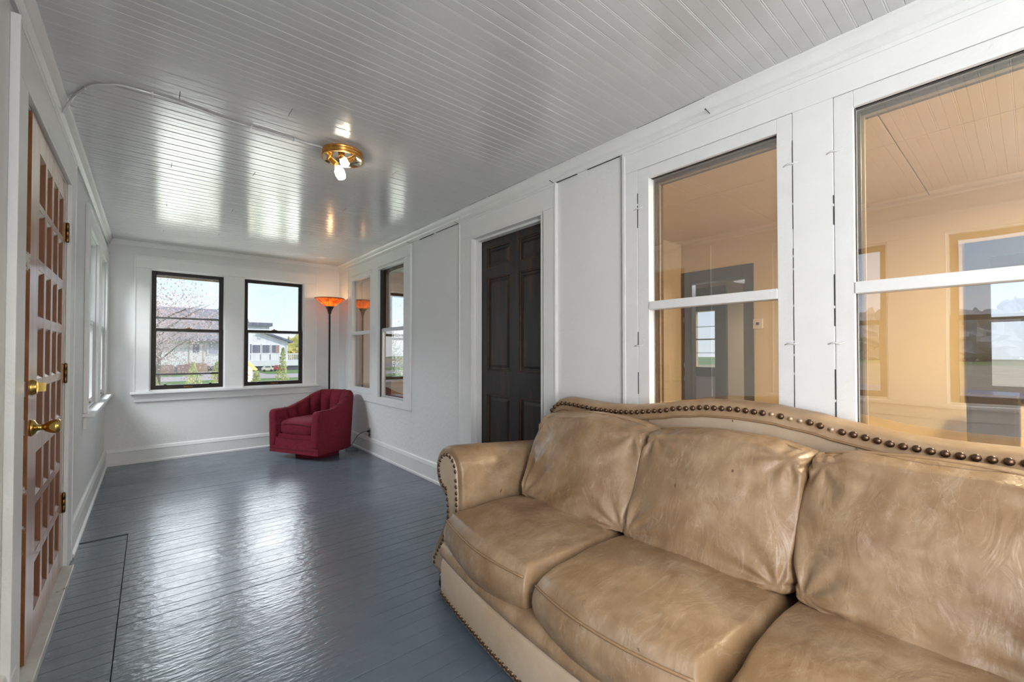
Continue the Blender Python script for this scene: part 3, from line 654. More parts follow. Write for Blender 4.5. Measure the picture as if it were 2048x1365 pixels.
# back frame: front panel bulging slightly, browned top band, rear
def bandpt(y, t, front=1.945, back=2.085, rr=.032):
    # t 0..1 : from front low edge over the rounded top to the rear
    zt = ztop(y)
    if t < .25: k = t/.25; return (front+.006*math.sin(k*1.5), y, zt-.075+.045*k)
    if t < .75:
        a = math.pi*(1-(t-.25)/.5); cx = (front+back)/2; return (cx+(back-front)/2*math.cos(a), y, zt-.030+.030*math.sin(a))
    k = (t-.75)/.25; return (back, y, zt-.030-.10*k)
mb = MB(); mb.grid(lambda u, t: bandpt(ys[round(u*72)], t), 72, 16)
mb.build('top_band', M_leatherb, sofa, smooth=True)
mb = MB(); mb.grid(lambda u, t: (1.948-.012*math.sin(math.pi*t), ys[round(u*72)], .30+(ztop(ys[round(u*72)])-.072-.30)*t), 72, 8)
mb.grid(lambda u, t: (2.085, ys[round(u*72)], .10+(ztop(ys[round(u*72)])-.10-.08)*t), 72, 4)
for s_ in (-1, 1):
    y_ = SC+1.135*s_; mb.add([(1.948, y_, .1), (2.085, y_, .1), (2.085, y_, .86), (1.948, y_, .86)], [(0, 1, 2, 3)])
mb.build('back_panel', M_leatherp, sofa, smooth=False, auto=40)
mb = MB(); mb.tube([(1.944, y, ztop(y)-.074) for y in ys], .005, 6); mb.build('back_piping', M_stitch, sofa, smooth=True)
for q in (.42, -.42, ):
    MB().tube([(1.938, SC+q, .90), (1.944, SC+q, ztop(SC+q)-.075)], .0018, 5).build('back_seam', M_seam, sofa)
# nailheads
nm = MB().lathe([(.0125, 0), (.0122, .002), (.010, .0055), (.006, .0082), (0, .0092)], n=10).mesh('nailhead', M_nail, smooth=True)
nms = MB().lathe([(.0105, 0), (.0100, .002), (.008, .005), (.005, .007), (0, .0080)], n=8).mesh('nailhead', M_nail, smooth=True)
tk = MB().lathe([(.009, 0), (.0085, .0015), (.003, .002), (.0022, .0045), (0, .005)], n=10).mesh('bare_tack', M_tack, smooth=True)
def put(me, pos, nrm, name='nailhead'):
    nrm = Vector(nrm).normalized(); M = FR[sofa.name].inverted() @ Matrix.Translation(pos) @ nrm.to_track_quat('Z', 'Y').to_matrix().to_4x4()
    return link(name, me, sofa, M)
def walkpts(fn, t0, t1, step, n=600):
    last = Vector(fn(t0)); acc = 0; outp = [t0]
    for i in range(1, n+1):
        t = t0+(t1-t0)*i/n; q = Vector(fn(t)); acc += (q-last).length; last = q
        if acc >= step: outp.append(t); acc = 0
    return outp
bf = lambda y: (1.944, y, ztop(y)-.036)
for y in walkpts(bf, SC+1.115, SC-1.115, .0325):
    miss = any(abs(y-q) < .014 for q in (.665, .605, .565, .465))
    put(tk if miss else nm, bf(y), (-1, 0, .05), 'bare_tack' if miss else 'nailhead')

def cushion(name, mp_, n=(22, 22, 8), c=.5, seed=0, amp=.006, m=None, sub=1, folds=None):
    """puffy box: unit cube partly spherified, mapped by mp_((u,v,w) in [-1,1]) -> world, then wrinkled along its normals"""
    nx, ny, nz = n; V = {}; mb = MB()
    def key(a, b, d): return (round(a, 5), round(b, 5), round(d, 5))
    idx = {}
    def vid(a, b, d):
        k = key(a, b, d)
        if k not in idx: idx[k] = len(mb.v); mb.v.append(k)
        return idx[k]
    def ease(i, n_): 
        t = -1+2*i/n_; return math.sin(t*math.pi/2)*.55+t*.45
    A = [ease(i, nx) for i in range(nx+1)]; Bv = [ease(i, ny) for i in range(ny+1)]; Cv = [ease(i, nz) for i in range(nz+1)]
    for i in range(nx):
        for j in range(ny):
            for s_ in (-1, 1): mb.f.append((vid(A[i], Bv[j], s_), vid(A[i+1], Bv[j], s_), vid(A[i+1], Bv[j+1], s_), vid(A[i], Bv[j+1], s_)))
    for i in range(nx):
        for j in range(nz):
            for s_ in (-1, 1): mb.f.append((vid(A[i], s_, Cv[j]), vid(A[i+1], s_, Cv[j]), vid(A[i+1], s_, Cv[j+1]), vid(A[i], s_, Cv[j+1])))
    for i in range(ny):
        for j in range(nz):
            for s_ in (-1, 1): mb.f.append((vid(s_, Bv[i], Cv[j]), vid(s_, Bv[i+1], Cv[j]), vid(s_, Bv[i+1], Cv[j+1]), vid(s_, Bv[i], Cv[j+1])))
    mb.m = [0]*len(mb.f)
    uv = list(mb.v)
    def sph(p):
        a, b, d = p
        def q(x, y, z): return x*math.sqrt(max(0, 1-c*y*y/2-c*z*z/2+c*c*y*y*z*z/3))
        return (q(a, b, d), q(b, a, d), q(d, a, b))
    mb.v = [tuple(mp_(*sph(p), p)) for p in uv]
    bm = bmesh.new(); vs = [bm.verts.new(v) for v in mb.v]
    for f in mb.f: bm.faces.new([vs[i] for i in f])
    bmesh.ops.recalc_face_normals(bm, faces=bm.faces); bm.normal_update()
    rn = []
    for v, p in zip(vs, uv):
        P = Vector(v.co)
        h = noise.fractal(P*5+Vector((seed*7, 0, 0)), 1, 2, 4)*amp
        if folds: h += folds(p, P, seed)
        rn.append(P+v.normal*h)
    for v, q in zip(vs, rn): v.co = q
    Mi = FR[sofa.name].inverted(); bm.transform(Mi)
    me = bpy.data.meshes.new(name); bm.to_mesh(me); bm.free(); me.materials.append(m or M_leather); me.polygons.foreach_set('use_smooth', [True]*len(me.polygons))
    o = link(name, me, sofa)
    if sub: md = o.modifiers.new('sub', 'SUBSURF'); md.levels = sub; md.render_levels = sub
    return o
def rot2(a, b, ang): return a*math.cos(ang)-b*math.sin(ang), a*math.sin(ang)+b*math.cos(ang)
def sfold(p, P, s):
    # seat creases near the back and along the front top edge
    a, b, d = p
    r = math.sin((P.y*38+P.x*9)+3*noise.noise(P*4+Vector((s, 0, 0))))
    return .0022*r*max(0, a-.2)*(1 if d > 0 else .4)
SEAT = [(1.135, 1.80), (.500, 1.135), (-.160, .500)]
for k, (ya, yb) in enumerate(SEAT):
    def mp_(a, b, d, p, ya=ya, yb=yb, k=k):
        y = (ya+yb)/2+(yb-ya)/2*1.03*b
        front = xf(y)-.0; back = 1.76
        ext = 0
        if k == 0 and b > 0: ext = .060*max(0, min(1, (-a-.55)/.25))*b**4         # the T shape in front of the arm
        if k == 2 and b < 0: ext = -.060*max(0, min(1, (-a-.55)/.25))*b**4
        x = (front+back)/2+(back-front)/2*a
        hh = .105; z = .388+hh*d+(.022*(1-b*b)*(1-a*a) if d > 0 else -.008*(1-b*b))
        z -= .012*max(0, a)*max(0, d)
        x -= .022*max(0, -a)*(1-d*d)*(1-.4*b*b)
        return (x, y+ext, z)
    so = cushion('seat_cushion', mp_, n=(30, 24, 10), c=.36, seed=k, amp=.006, folds=sfold)
    # welt around the front top edge
    def wpt(t, ya=ya, yb=yb, mp_=mp_, zz=.62):
        b = -1+2*t
        aa = 1-.0
        def q(x, y, z, c=.36): return x*math.sqrt(max(0, 1-c*y*y/2-c*z*z/2+c*c*y*y*z*z/3))
        A_, B_, D_ = -1, b, zz
        v = mp_(q(A_, B_, D_), q(B_, A_, D_), q(D_, A_, B_), None); return Vector((v[0]-.003, v[1], v[2]+.002))
    MB().tube([wpt(.005+.99*i/30) for i in range(31)], .0042, 6).build('welt', M_stitch, so, root=sofa, smooth=True)
# back cushions
def bfold(p, P, s):
    a, b, d = p
    if a > 0: return 0
    h = 0
    for (cy, cz, w_, n_) in ((.95, -.95, 1.1, 9), (-.95, -.95, 1.0, 8), (-.9, .95, .8, 6), (.9, .95, .7, 6)):
        dy, dz = b-cy, d-cz; r = math.hypot(dy, dz); th_ = math.atan2(dz, dy)
        f = math.exp(-(r/(w_*.62))**2)*min(1, r*4)
        h += .0105*f*math.sin(th_*n_*1.4+s*2.1+2.5*noise.noise(P*3.2+Vector((s*3, 1, 0))))
    rg = 1-abs(noise.noise(Vector((P.y*5+P.z*4, P.z*2.2-P.y*2, s*5))))*2
    h += .010*max(0, rg-.55)*(1-d*.6)
    h += .012*noise.noise(Vector((P.y*3.3, P.z*3.3, s*9.)))
    return h
BACK = [(1.095, 1.81), (.475, 1.125), (-.155, .505)]
for k, (ya, yb) in enumerate(BACK):
    def mp_(a, b, d, p, ya=ya, yb=yb, k=k):
        yc = (ya+yb)/2; t = (d+1)/2
        wd = (yb-ya)/2*1.02
        y = yc+wd*b+(.025*(1-t) if k == 0 else 0)*-1
        xb = 1.70+.245*t; xfr = 1.515+.19*t            # rear and front planes lean back
        x = (xb+xfr)/2+(xb-xfr)/2*a
        if a < 0: x -= .055*(1-b*b)*(1-(d+.25)**2*.6)*(-a)
        z = .462+.455*t+.012*(1-b*b)*(1 if d > 0 else 0)
        if d > 0: z -= .012*abs(b)**3
        x -= .02*t*0
        return (x, y, z)
    co_ = cushion('back_cushion', mp_, n=(8, 44, 38), c=.26, seed=k+5, amp=.006, folds=bfold)
    def wpt(t, mp_=mp_):
        b = -1+2*t
        def q(x, y, z, c=.26): return x*math.sqrt(max(0, 1-c*y*y/2-c*z*z/2+c*c*y*y*z*z/3))
        A_, B_, D_ = -.35, b, 1
        v = mp_(q(A_, B_, D_), q(B_, A_, D_), q(D_, A_, B_), None); return Vector((v[0], v[1], v[2]+.004))
    MB().tube([wpt(.05+.9*i/30) for i in range(31)], .0028, 6).build('top_seam', M_stitch, co_, root=sofa, smooth=True)
# front rail in two rolls, following the bowed front
def rail(name, prof, m, y0=-.195, y1=1.835, **k):
    mb = MB(); n_ = 40
    mb.grid(lambda u, t: ((xf(y1+(y0-y1)*u)+prof[round(t*(len(prof)-1))][0]), y1+(y0-y1)*u, prof[round(t*(len(prof)-1))][1]), n_, len(prof)-1)
    for y_ in (y0, y1): mb.add([(xf(y_)+p_[0], y_, p_[1]) for p_ in prof], [tuple(range(len(prof)))])
    return mb.build(name, m, sofa, auto=50, **k)
rail('upper_rail', [(.30, .330), (.03, .328), (.012, .318), (.002, .300), (.000, .285), (.008, .268), (.03, .258), (.30, .258)], M_leather)
rail('front_rail', [(.30, .262), (.04, .262), (.022, .255), (.012, .235), (.008, .17), (.010, .10), (.016, .075), (.30, .070)], M_leatherp)
MB().tube([(xf(y)+.016, y, .078) for y in [1.83-2.02*i/40 for i in range(41)]], .006, 6).build('rail_piping', M_stitch, sofa, smooth=True)
fn = lambda y: (xf(y)+.009, y, .094)
for y in walkpts(fn, 1.825, -.19, .0265): put(nms, fn(y), (-1, -.2*(y-SC)*0, -.05))
B('seat_deck', M_leatherb, sofa, (1.30, 1.95, -.16, 1.80, .10, .285))
B('underside', M_dark, sofa, (1.24, 2.05, -.24, 1.88, .072, .11))
# rolled arms
def arm_outline(s_):
    """closed outline in (y offset outwards from inner face, z); inner face at 0"""
    C_ = (.155, .628); r_ = .128; pts = []
    for i in range(25):
        a = math.radians(190-265*i/24-10); pts.append((C_[0]+r_*math.cos(a), C_[1]+r_*math.sin(a)))
    lo = [(.165, .47), (.160, .42), (.185, .34), (.235, .26), (.295, .19), (.335, .13), (.325, .075), (.04, .070), (.03, .30), (.022, .45), (.022, .54)]
    # trim: the roll's last points run back to the neck
    return pts+lo
for s_ in (1, -1):
    yi = SC+s_*.985
    ol = arm_outline(s_)
    n_ = len(ol)
    mb = MB(); X0, X1 = 1.205, 1.99
    xsn = [X0, X0+.006, X0+.020, X0+.06, 1.4, 1.6, 1.8, X1]
    cen = (.145, .50)
    vs = []
    for i, x in enumerate(xsn):
        sc_ = [.93, .975, .995, 1, 1, 1, 1, 1][i]
        for (a, z) in ol:
            dz = -.085*(max(0, x-1.25)) if z > .35 else 0
            aa = cen[0]+(a-cen[0])*sc_; z2 = cen[1]+(z-cen[1])*sc_ if z > .2 else z
            bul = .006*math.sin((x-1.2)*4) if z > .55 else 0
            vs.append((x, yi+s_*(aa+bul), z2+dz))
    fs = [(i*n_+j_, i*n_+(j_+1) % n_, (i+1)*n_+(j_+1) % n_, (i+1)*n_+j_) for i in range(len(xsn)-1) for j_ in range(n_)]
    fs += [tuple(range(n_)), tuple(range((len(xsn)-1)*n_, len(xsn)*n_))]
    mb.add(vs, fs); ar = mb.build('arm', M_leather, sofa, auto=60)
    # scroll-shaped front panel standing proud, edged with nailheads
    ins = []
    for (a, z) in ol[1:26]: ins.append((.155+(a-.155)*.70, .628+(z-.628)*.70))
    ins += [(.145, .46), (.142, .40), (.160, .33), (.205, .25), (.262, .18), (.300, .125), (.292, .095), (.075, .095), (.068, .2), (.062, .33), (.055, .45), (.056, .53)]
    mb = MB(); m_ = len(ins); cy_ = .15
    v1 = [(X0+.004, yi+s_*a, z) for a, z in ins]; v2 = [(X0-.008, yi+s_*(a+(.15-a)*.05), z) for a, z in ins]
    mb.add(v1+v2, [(i, (i+1) % m_, (i+1) % m_+m_, i+m_) for i in range(m_)]+[tuple(range(m_, 2*m_))])
    fp = mb.build('arm_front_panel', M_leatherp, sofa, auto=40, bevel=.003)
    loop = ins[:]+[ins[0]]
    def lp(t):
        t = min(max(t, 0), 1-1e-6)*(len(loop)-1); i = int(t); f = t-i; a = loop[i]; b = loop[i+1]
        a_ = a[0]+(b[0]-a[0])*f; z_ = a[1]+(b[1]-a[1])*f
        return (X0-.008, yi+s_*(a_+(.15-a_)*.09), z_+(.35-z_)*.012)
    for t in walkpts(lp, 0, 1, .0285, 1500)[:-1]:
        q = lp(t); 
        if q[2] < .1: continue
        put(nms, q, (-1, 0, 0))
    # nails down the flared outer edge
    for i in range(9):
        t = i/9; k_ = min(2, int(t*3)); f = t*3-k_; L_ = [.185, .235, .295, .337]
        put(nms, (1.222, yi+s_*(L_[k_]+(L_[k_+1]-L_[k_])*f+.002), .34-.25*t), (0, s_, .25))
# bun feet
for (fx, fy) in ((1.215, 2.0), (1.215, -.36), (2.0, 1.85), (2.0, -.21)):
    MB().lathe([(0, 0), (.022, 0), (.030, .010), (.040, .030), (.040, .042), (.030, .056), (.027, .062), (.036, .068), (.036, .075), (0, .075)], (fx, fy, 0), 18).build('foot', M_foot, sofa, smooth=True)

# ------------------------------------------------------------------ burgundy barrel swivel chair
ang = math.atan2(-.68, .37)                 # local +X runs along the chair's width
fm = Vector((1.295, 5.46, 0))
chx = empty('barrel_chair', (fm.x, fm.y, 0), ang, 'burgundy channel-backed barrel armchair on a round swivel plinth in the far corner', 'armchair')
# local: x in [-.385,.385] width, y in [0,.72] depth (front = 0 towards camera), z up
Wc, Dc = .385, .74
def plan(t, inset=0):
    """outer plan curve from right front (t=0) round the back to left front (t=1)"""
    w = Wc-inset; L = .30; a_ = Dc-L-inset
    s0 = L; arc = math.pi/2*(w+a_); tot = 2*s0+arc; d = t*tot
    if d < s0: return (w, d)
    if d > tot-s0: return (-w, tot-d)
    th = (d-s0)/arc*math.pi; ex = .82
    cx, sx_ = math.cos(th), math.sin(th)
    return (w*math.copysign(abs(cx)**ex, cx), L+a_*abs(sx_)**ex)
def ctop(t):
    q = min(1, abs(t-.5)/.5); 
    k = max(0, min(1, (q-.22)/.60)); k = k*k*(3-2*k)
    return .765-.185*k
NT = 72
TH = .105
def shell(t, v):
    """v runs up the outside, over the rounded top, down the inside"""
    zt = ctop(t); (xo, yo) = plan(t); (xi, yi_) = plan(t, TH)
    fl = 1+.0*t
    if v < .35: k = v/.35; z = .15+(zt-.05-.15)*k; fx_ = 1-.035*(1-k); return (xo*fx_, yo if yo < .3 else .3+(yo-.3)*(1-.10*(1-k)), z)
    if v < .65:
        a = math.pi*(v-.35)/.3; c_ = (1-math.cos(a))/2; return (xo+(xi-xo)*c_, yo+(yi_-yo)*c_, zt-.05+.05*math.sin(a))
    k = (v-.65)/.35; z = zt-.05-(zt-.05-.30)*k
    # channels (vertical flutes)
    ph = (t*11) % 1; fl_ = .040*abs(math.sin(math.pi*ph))**.6
    dx, dy = xi-0, yi_-.30; r_ = math.hypot(dx, dy) or 1
    g = math.sin(min(1, k*5)*math.pi/2)
    lean = .05*k
    sc_ = (r_-fl_*g-lean*.6)/r_
    return (dx*sc_, .30+dy*sc_ if yi_ > .02 else yi_, z)
mb = MB(); mb.grid(lambda u, v: shell(.0+u, v), 132, 26)
# front caps of the two arms
for t in (0.0, 1.0):
    ring = [shell(t, v/26) for v in range(27)]
    x_out = ring[0][0]; ring2 = [(p[0], p[1]-.0, p[2]) for p in ring]
    s_ = 1 if t == 0 else -1
    c_ = [(s_*(Wc-TH/2), -.0, .30)]
    vs = ring2+[(s_*(Wc-TH+.0), 0, .15)]
    # rounded front: three loops shrinking forward
    loops = [vs]
    cx_ = s_*(Wc-TH/2); cz_ = .38
    for k_, (f_, dy) in enumerate(((.94, -.018), (.78, -.030), (.4, -.036))):
        loops.append([(cx_+(p[0]-cx_)*f_, dy, cz_+(p[2]-cz_)*(1-(1-f_)*.35)) for p in vs])
    n_ = len(vs); allv = [q for l in loops for q in l]
    fs = [(i*n_+j_, i*n_+(j_+1) % n_, (i+1)*n_+(j_+1) % n_, (i+1)*n_+j_) for i in range(3) for j_ in range(n_)]+[tuple(range(3*n_, 4*n_))]
    mb.add(allv, fs)
me_b = mb.build('barrel_back', M_red, chx, local=True, smooth=True)
# seams
for i in range(1, 11):
    t = i/11
    if .0 < t < 1: MB().tube([shell(t, v) for v in [.46+.44*q/14 for q in range(15)]], .0042, 5).build('channel_seam', M_redd, me_b, local=True)
pp = [shell(u/60, .44) for u in range(61)]
MB().tube([(p_[0], p_[1], p_[2]+.001) for p_ in pp], .003, 5).build('top_piping', M_redd, me_b, local=True)
# base box
def basept(t, z, k=1): 
    x, y = plan(t); return (x*.965*k, (y if y < .3 else .3+(y-.3)*.90)*1.0, z)
mb = MB(); zs_ = [.080, .086, .11, .135, .14, .30]
mb.grid(lambda u, v: basept(u, zs_[round(v*5)], 1 if v > .05 else .985), 48, 5)
for z in (.080,): 
    pl = [basept(i/48, z) for i in range(49)]; mb.add(pl, [tuple(range(49))])
mb.add([basept(0, .080), basept(1, .080), basept(1, .30), basept(0, .30)], [(0, 1, 2, 3)])
mb.box(-.37, .37, -.022, .02, .080, .255)
mb.build('seat_base', M_red, chx, local=True, auto=40)
MB().tube([(-.372, -.024, .128), (.372, -.024, .128)], .002, 5).build('base_seam', M_redd, chx, local=True)
MB().tube([(-.372, -.024, .256), (.372, -.024, .256)], .004, 5).build('base_piping', M_red, chx, local=True)
# seat cushion
fr_old = sofa
def chair_cushion():
    mb = MB()
    def f(u, v):
        th = 2*math.pi*u; ph = math.pi*(v-.5); cp = math.cos(ph); 
        def se(c, e): return math.copysign(abs(c)**e, c)
        x = .282*se(math.cos(th), .38)*se(cp, .30); y = .27+.285*se(math.sin(th), .45)*se(cp, .30); z = .362+.095*se(math.sin(ph), .55)
        z += .018*(1-(x/.28)**2)*(1-((y-.27)/.28)**2)*(1 if ph > 0 else 0)
        return (x, y, z)
    mb.grid(f, 48, 20, cu=True)
    return mb.build('seat_cushion', M_red, chx, local=True, smooth=True)
cc = chair_cushion()
MB().tube([(-.262, -.020, .405), (-.15, -.022, .418), (0, -.022, .422), (.15, -.022, .418), (.262, -.020, .405)], .003, 5).build('cushion_piping', M_redd, cc, local=True)
MB().lathe([(0, 0), (.235, 0), (.245, .008), (.245, .070), (0, .080)], (0, .34, 0), 40).build('swivel_plinth', M_red, chx, local=True, auto=30)

# ------------------------------------------------------------------ torchiere lamp
LX, LY = 1.90, 6.19
lp_ = empty('floor_lamp', (LX, LY, 0), 0, 'tall black torchiere floor lamp with glowing amber mica bowl shade in the corner', 'lamp')
MB().lathe([(0, 0), (.135, 0), (.14, .008), (.12, .02), (.04, .032), (.02, .05), (0, .05)], (LX, LY, 0), 32).build('lamp_base', M_lampblk, lp_, auto=40)
MB().lathe([(.0125, .04), (.0125, 1.79), (.016, 1.792), (.016, 1.80)], (LX, LY, 0), 14).build('pole', M_lampblk, lp_, smooth=True)
MB().lathe([(.012, 1.775), (.020, 1.78), (.022, 1.80), (.030, 1.83), (.044, 1.85), (.046, 1.862), (.056, 1.872), (.060, 1.880), (.0, 1.880)], (LX, LY, 0), 24).build('shade_holder', M_lampblk, lp_, auto=40)
sh = MB().lathe([(.058, 1.876), (.192, 1.985)], (LX, LY, 0), 40).build('lamp_shade', M_mica, lp_, auto=40)
MB().lathe([(.190, 1.982), (.196, 1.984), (.196, 1.989), (.190, 1.990), (.190, 1.982)], (LX, LY, 0), 40).build('rim_band', M_lampblk, sh, root=lp_, smooth=True)
for a in (20, 110, 200, 290, 245):
    a = R(a); c_, s_ = math.cos(a), math.sin(a)
    MB().tube([(LX+.061*c_, LY+.061*s_, 1.878), (LX+.193*c_, LY+.193*s_, 1.984)], .0022, 5).build('shade_rib', M_lampblk, sh, root=lp_)
MB().lathe([(0, 1.886), (.02, 1.886), (.032, 1.91), (.026, 1.94), (0, 1.95)], (LX, LY, 0), 16).build('bulb', M_bulb, lp_, smooth=True)
light('torchiere_bulb', 'POINT', (LX, LY, 1.965), 1.3, (1, .62, .28), shadow_soft_size=.02)
# cord from the lamp to the outlet
ou = empty('wall_outlet', (XR, 5.30, .24), 0, 'grey duplex outlet plate low on the wall beside the burgundy chair', 'outlet')
B('cover_plate', M_outlet, ou, (XR-.006, XR, 5.265, 5.335, .185, .30), bevel=.003)
B('socket', M_dark, ou, (XR-.008, XR-.005, 5.285, 5.315, .205, .235), (XR-.008, XR-.005, 5.285, 5.315, .25, .28))
co = empty('lamp_cord', (XR-.02, 5.30, .26), 0, 'black lamp cord plugged into the wall and coiled on the floor behind the chair', 'cord')
pts = [(XR-.03, 5.30, .262), (XR-.06, 5.33, .26), (XR-.085, 5.42, .22), (XR-.10, 5.52, .15), (XR-.10, 5.62, .07), (XR-.13, 5.70, .012), (XR-.20, 5.60, .006), (XR-.17, 5.50, .006), (XR-.09, 5.48, .006), (XR-.06, 5.56, .007), (XR-.10, 5.70, .008), (XR-.13, 5.90, .006), (LX+.05, 6.04, .007)]
def smoothpts(P, n=6):
    P = [Vector(p) for p in P]; out_ = []
    for i in range(len(P)-1):
        p0, p1, p2, p3 = P[max(i-1, 0)], P[i], P[i+1], P[min(i+2, len(P)-1)]
        for k in range(n):
            t = k/n; out_.append(.5*((2*p1)+(-p0+p2)*t+(2*p0-5*p1+4*p2-p3)*t*t+(-p0+3*p1-3*p2+p3)*t**3))
    return out_+[P[-1]]
MB().tube(smoothpts(pts), .0035, 6).build('cord', M_cord, co, smooth=True)
B('plug', M_cord, co, (XR-.034, XR-.006, 5.288, 5.312, .25, .275), bevel=.004)

# ------------------------------------------------------------------ flush ceiling light
fx, fy = .915, 2.745
cf = empty('ceiling_light', (fx, fy, ZC), 0, 'brass flush ceiling light without its shade, two bare bulbs lit', 'light')
MB().lathe([(.118, ZC), (.122, ZC-.006), (.120, ZC-.014), (.124, ZC-.020), (.122, ZC-.034), (.126, ZC-.040), (.124, ZC-.048), (.118, ZC-.048)], (fx, fy, 0), 48).build('canopy_ring', M_gbrass, cf, auto=40)
MB().lathe([(.119, ZC-.047), (.110, ZC-.030), (.06, ZC-.022), (0, ZC-.022)], (fx, fy, 0), 40).build('mirror_pan', M_pan, cf, smooth=True)
def socket(p, d, L=.05):
    p = Vector(p); d = Vector(d).normalized()
    return MB().tube([p, p+d*.012, p+d*.014, p+d*L], [.020, .020, .016, .017], 14).build('bulb_socket', M_gbrass, cf, auto=40)
# sockets lie tilted across the pan
Rv = Vector((.767, -.641, 0)); Fv = Vector((.641, .767, 0))
c0 = Vector((fx, fy, ZC-.045))
socket(c0-Rv*.085+Vector((0, 0, .012)), Rv*.6+Vector((0, 0, -.55)), .065)
socket(c0+Rv*.085-Fv*.01+Vector((0, 0, .008)), -Rv*.8+Vector((0, 0, -.35)), .05)
socket(c0-Fv*.02+Vector((0, 0, .02)), Vector((.1, 0, -1)), .03)
def bulb(p, d, L, r):
    p = Vector(p); d = Vector(d).normalized()
    return MB().tube([p, p+d*L*.15, p+d*L*.35, p+d*L*.7, p+d*L*.92, p+d*L], [r*.55, r*.7, r, r, r*.8, r*.2], 16).build('bulb', M_bulb, cf, smooth=True)
bulb(c0-Rv*.030+Vector((0, 0, -.045)), Rv*.35+Vector((0, 0, -1)), .085, .030)
bulb(c0+Vector((0, 0, -.005)), Rv*.5-Fv*.3+Vector((0, 0, -.5)), .05, .028)
light('ceiling_light_bulb', 'POINT', (fx, fy, ZC-.13), 3.2, (1, .78, .5), shadow_soft_size=.035)

# painted-over cable across the ceiling
cb_ = empty('painted_ceiling_cable', (XL+.05, 3.02, ZC-.05), 0, 'painted-over electric cable stapled across the ceiling to the light', 'cable')
cpts = [(XL+.03, 3.06, ZC-.065), (XL+.056, 3.02, ZC-.02), (-.28, 2.93, ZC-.008), (-.22, 2.80, ZC-.007), (-.16, 2.74, ZC-.006), (-.10, 2.705, ZC-.006), (.04, 2.70, ZC-.006), (.17, 2.72, ZC-.006), (.30, 2.745, ZC-.006), (.56, 2.750, ZC-.006), (.80, 2.745, ZC-.006)]
MB().tube(smoothpts(cpts, 5), .0055, 8).build('cable', M_ceil, cb_, smooth=True)
for (sx_, sy_) in ((.0, 2.70), (.42, 2.747), (.64, 2.749), (-.24, 2.845)):
    B('staple', M_ceil, cb_, (sx_-.004, sx_+.004, sy_-.013, sy_+.013, ZC-.016, ZC-.001))
# loose nails and a hook in the mouldings
for (yy, zz_) in ((2.07, 2.40), (1.00, 2.425), (4.19, 2.40), (3.26, 2.395)):
    o = MB().tube([(XR-.015, yy, zz_), (XR-.052, yy+.004, zz_+.010)], .002, 6).lathe([(.0, 0), (.004, 0), (.004, .001), (0, .001)], (XR-.053, yy+.004, zz_+.010), 8, 'x').build('wall_nail', M_dark, None)
    setp(o, {2.07: 'bent nail in the moulding above the right edge of the dark door casing', 1.00: 'nail in the crown between the two large windows', 4.19: 'nail above the near end of the far window casing', 3.26: 'small nail at the far upper corner of the dark door casing'}[yy], 'nail')

# ------------------------------------------------------------------ outdoors
G0 = -.6
gr = struct('ground_lawn', M_grass, (-160, 160, -120, 160, G0-.3, G0))
struct('ground_drive', M_gravel, (-30, 14, 34.5, 40.5, G0, G0+.02), (3.2, 7.5, 40.5, 49, G0, G0+.02))
struct('ground_field', M_field, (-78, -26, -120, 120, G0, G0+.03), (-26, -17.5, -120, 120, G0, G0+.015))
rd = struct('ground_road', M_road, (-25.5, -19, -120, 120, G0+.015, G0+.05))
B('road_line', M_yline, rd, (-22.4, -22.25, -120, 120, G0+.05, G0+.055))
struct('ground_far_field', M_field, (20, 90, 80, 118, G0, G0+.05), (14, 150, -60, 30, G0, G0+.03))

# neighbour's long house (facade y=51)
H1 = empty('neighbour_house', (3, 51, G0), 0, 'long white house with grey shingle roof beyond the gravel drive', 'house')
B('house_wall', M_siding, H1, (-9, 6.55, 51, 59, G0, 2.5))
for i in range(24): pass
mb = MB(); mb.prism([(50.3, 2.30), (55, 5.65), (55, 5.75), (50.2, 2.45)], 'x', -9.4, 6.58); mb.prism([(59.7, 2.30), (55, 5.65), (55, 5.75), (59.8, 2.45)], 'x', -9.4, 6.58)
rf = mb.build('house_roof', M_roof, H1)
B('fascia', M_roofd, rf, (-9.4, 6.58, 50.16, 50.24, 2.28, 2.50), root=H1)
B('roof_vent', M_roofd, rf, (4.3, 4.8, 52.6, 53.0, 4.0, 4.45), root=H1)
dr = B('front_door', M_siding, H1, (2.95, 3.9, 50.93, 51.0, .2, 2.15)); B('door_pane', M_wing, dr, (3.15, 3.65, 50.90, 50.935, 1.2, 2.0), root=H1)
B('door_frame', mat('beige_frame', (.62, .48, .38), .6), dr, (2.85, 2.95, 50.9, 51, .2, 2.2), (3.9, 4.0, 50.9, 51, .2, 2.2), root=H1)
wn = B('window_frame', M_siding, H1, (4.25, 5.25, 50.88, 51, 1.0, 2.3)); B('window_pane', mat('pale_blind', (.40, .42, .48), .3), wn, (4.38, 5.12, 50.86, 50.89, 1.1, 1.58), (4.38, 5.12, 50.86, 50.89, 1.66, 2.2), root=H1)
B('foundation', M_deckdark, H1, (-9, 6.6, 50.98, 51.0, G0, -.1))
B('steps', M_wood, H1, (2.6, 4.2, 49.9, 50.9, G0, .15), (2.6, 4.2, 49.4, 49.9, G0, -.2))
fe = empty('entry_railing', (4.6, 49.8, G0), 0, 'white entry railing panel beside the wooden steps of the long house', 'railing')
B('rail_panel', M_siding, fe, (4.3, 6.9, 49.8, 49.9, .1, .95)); 
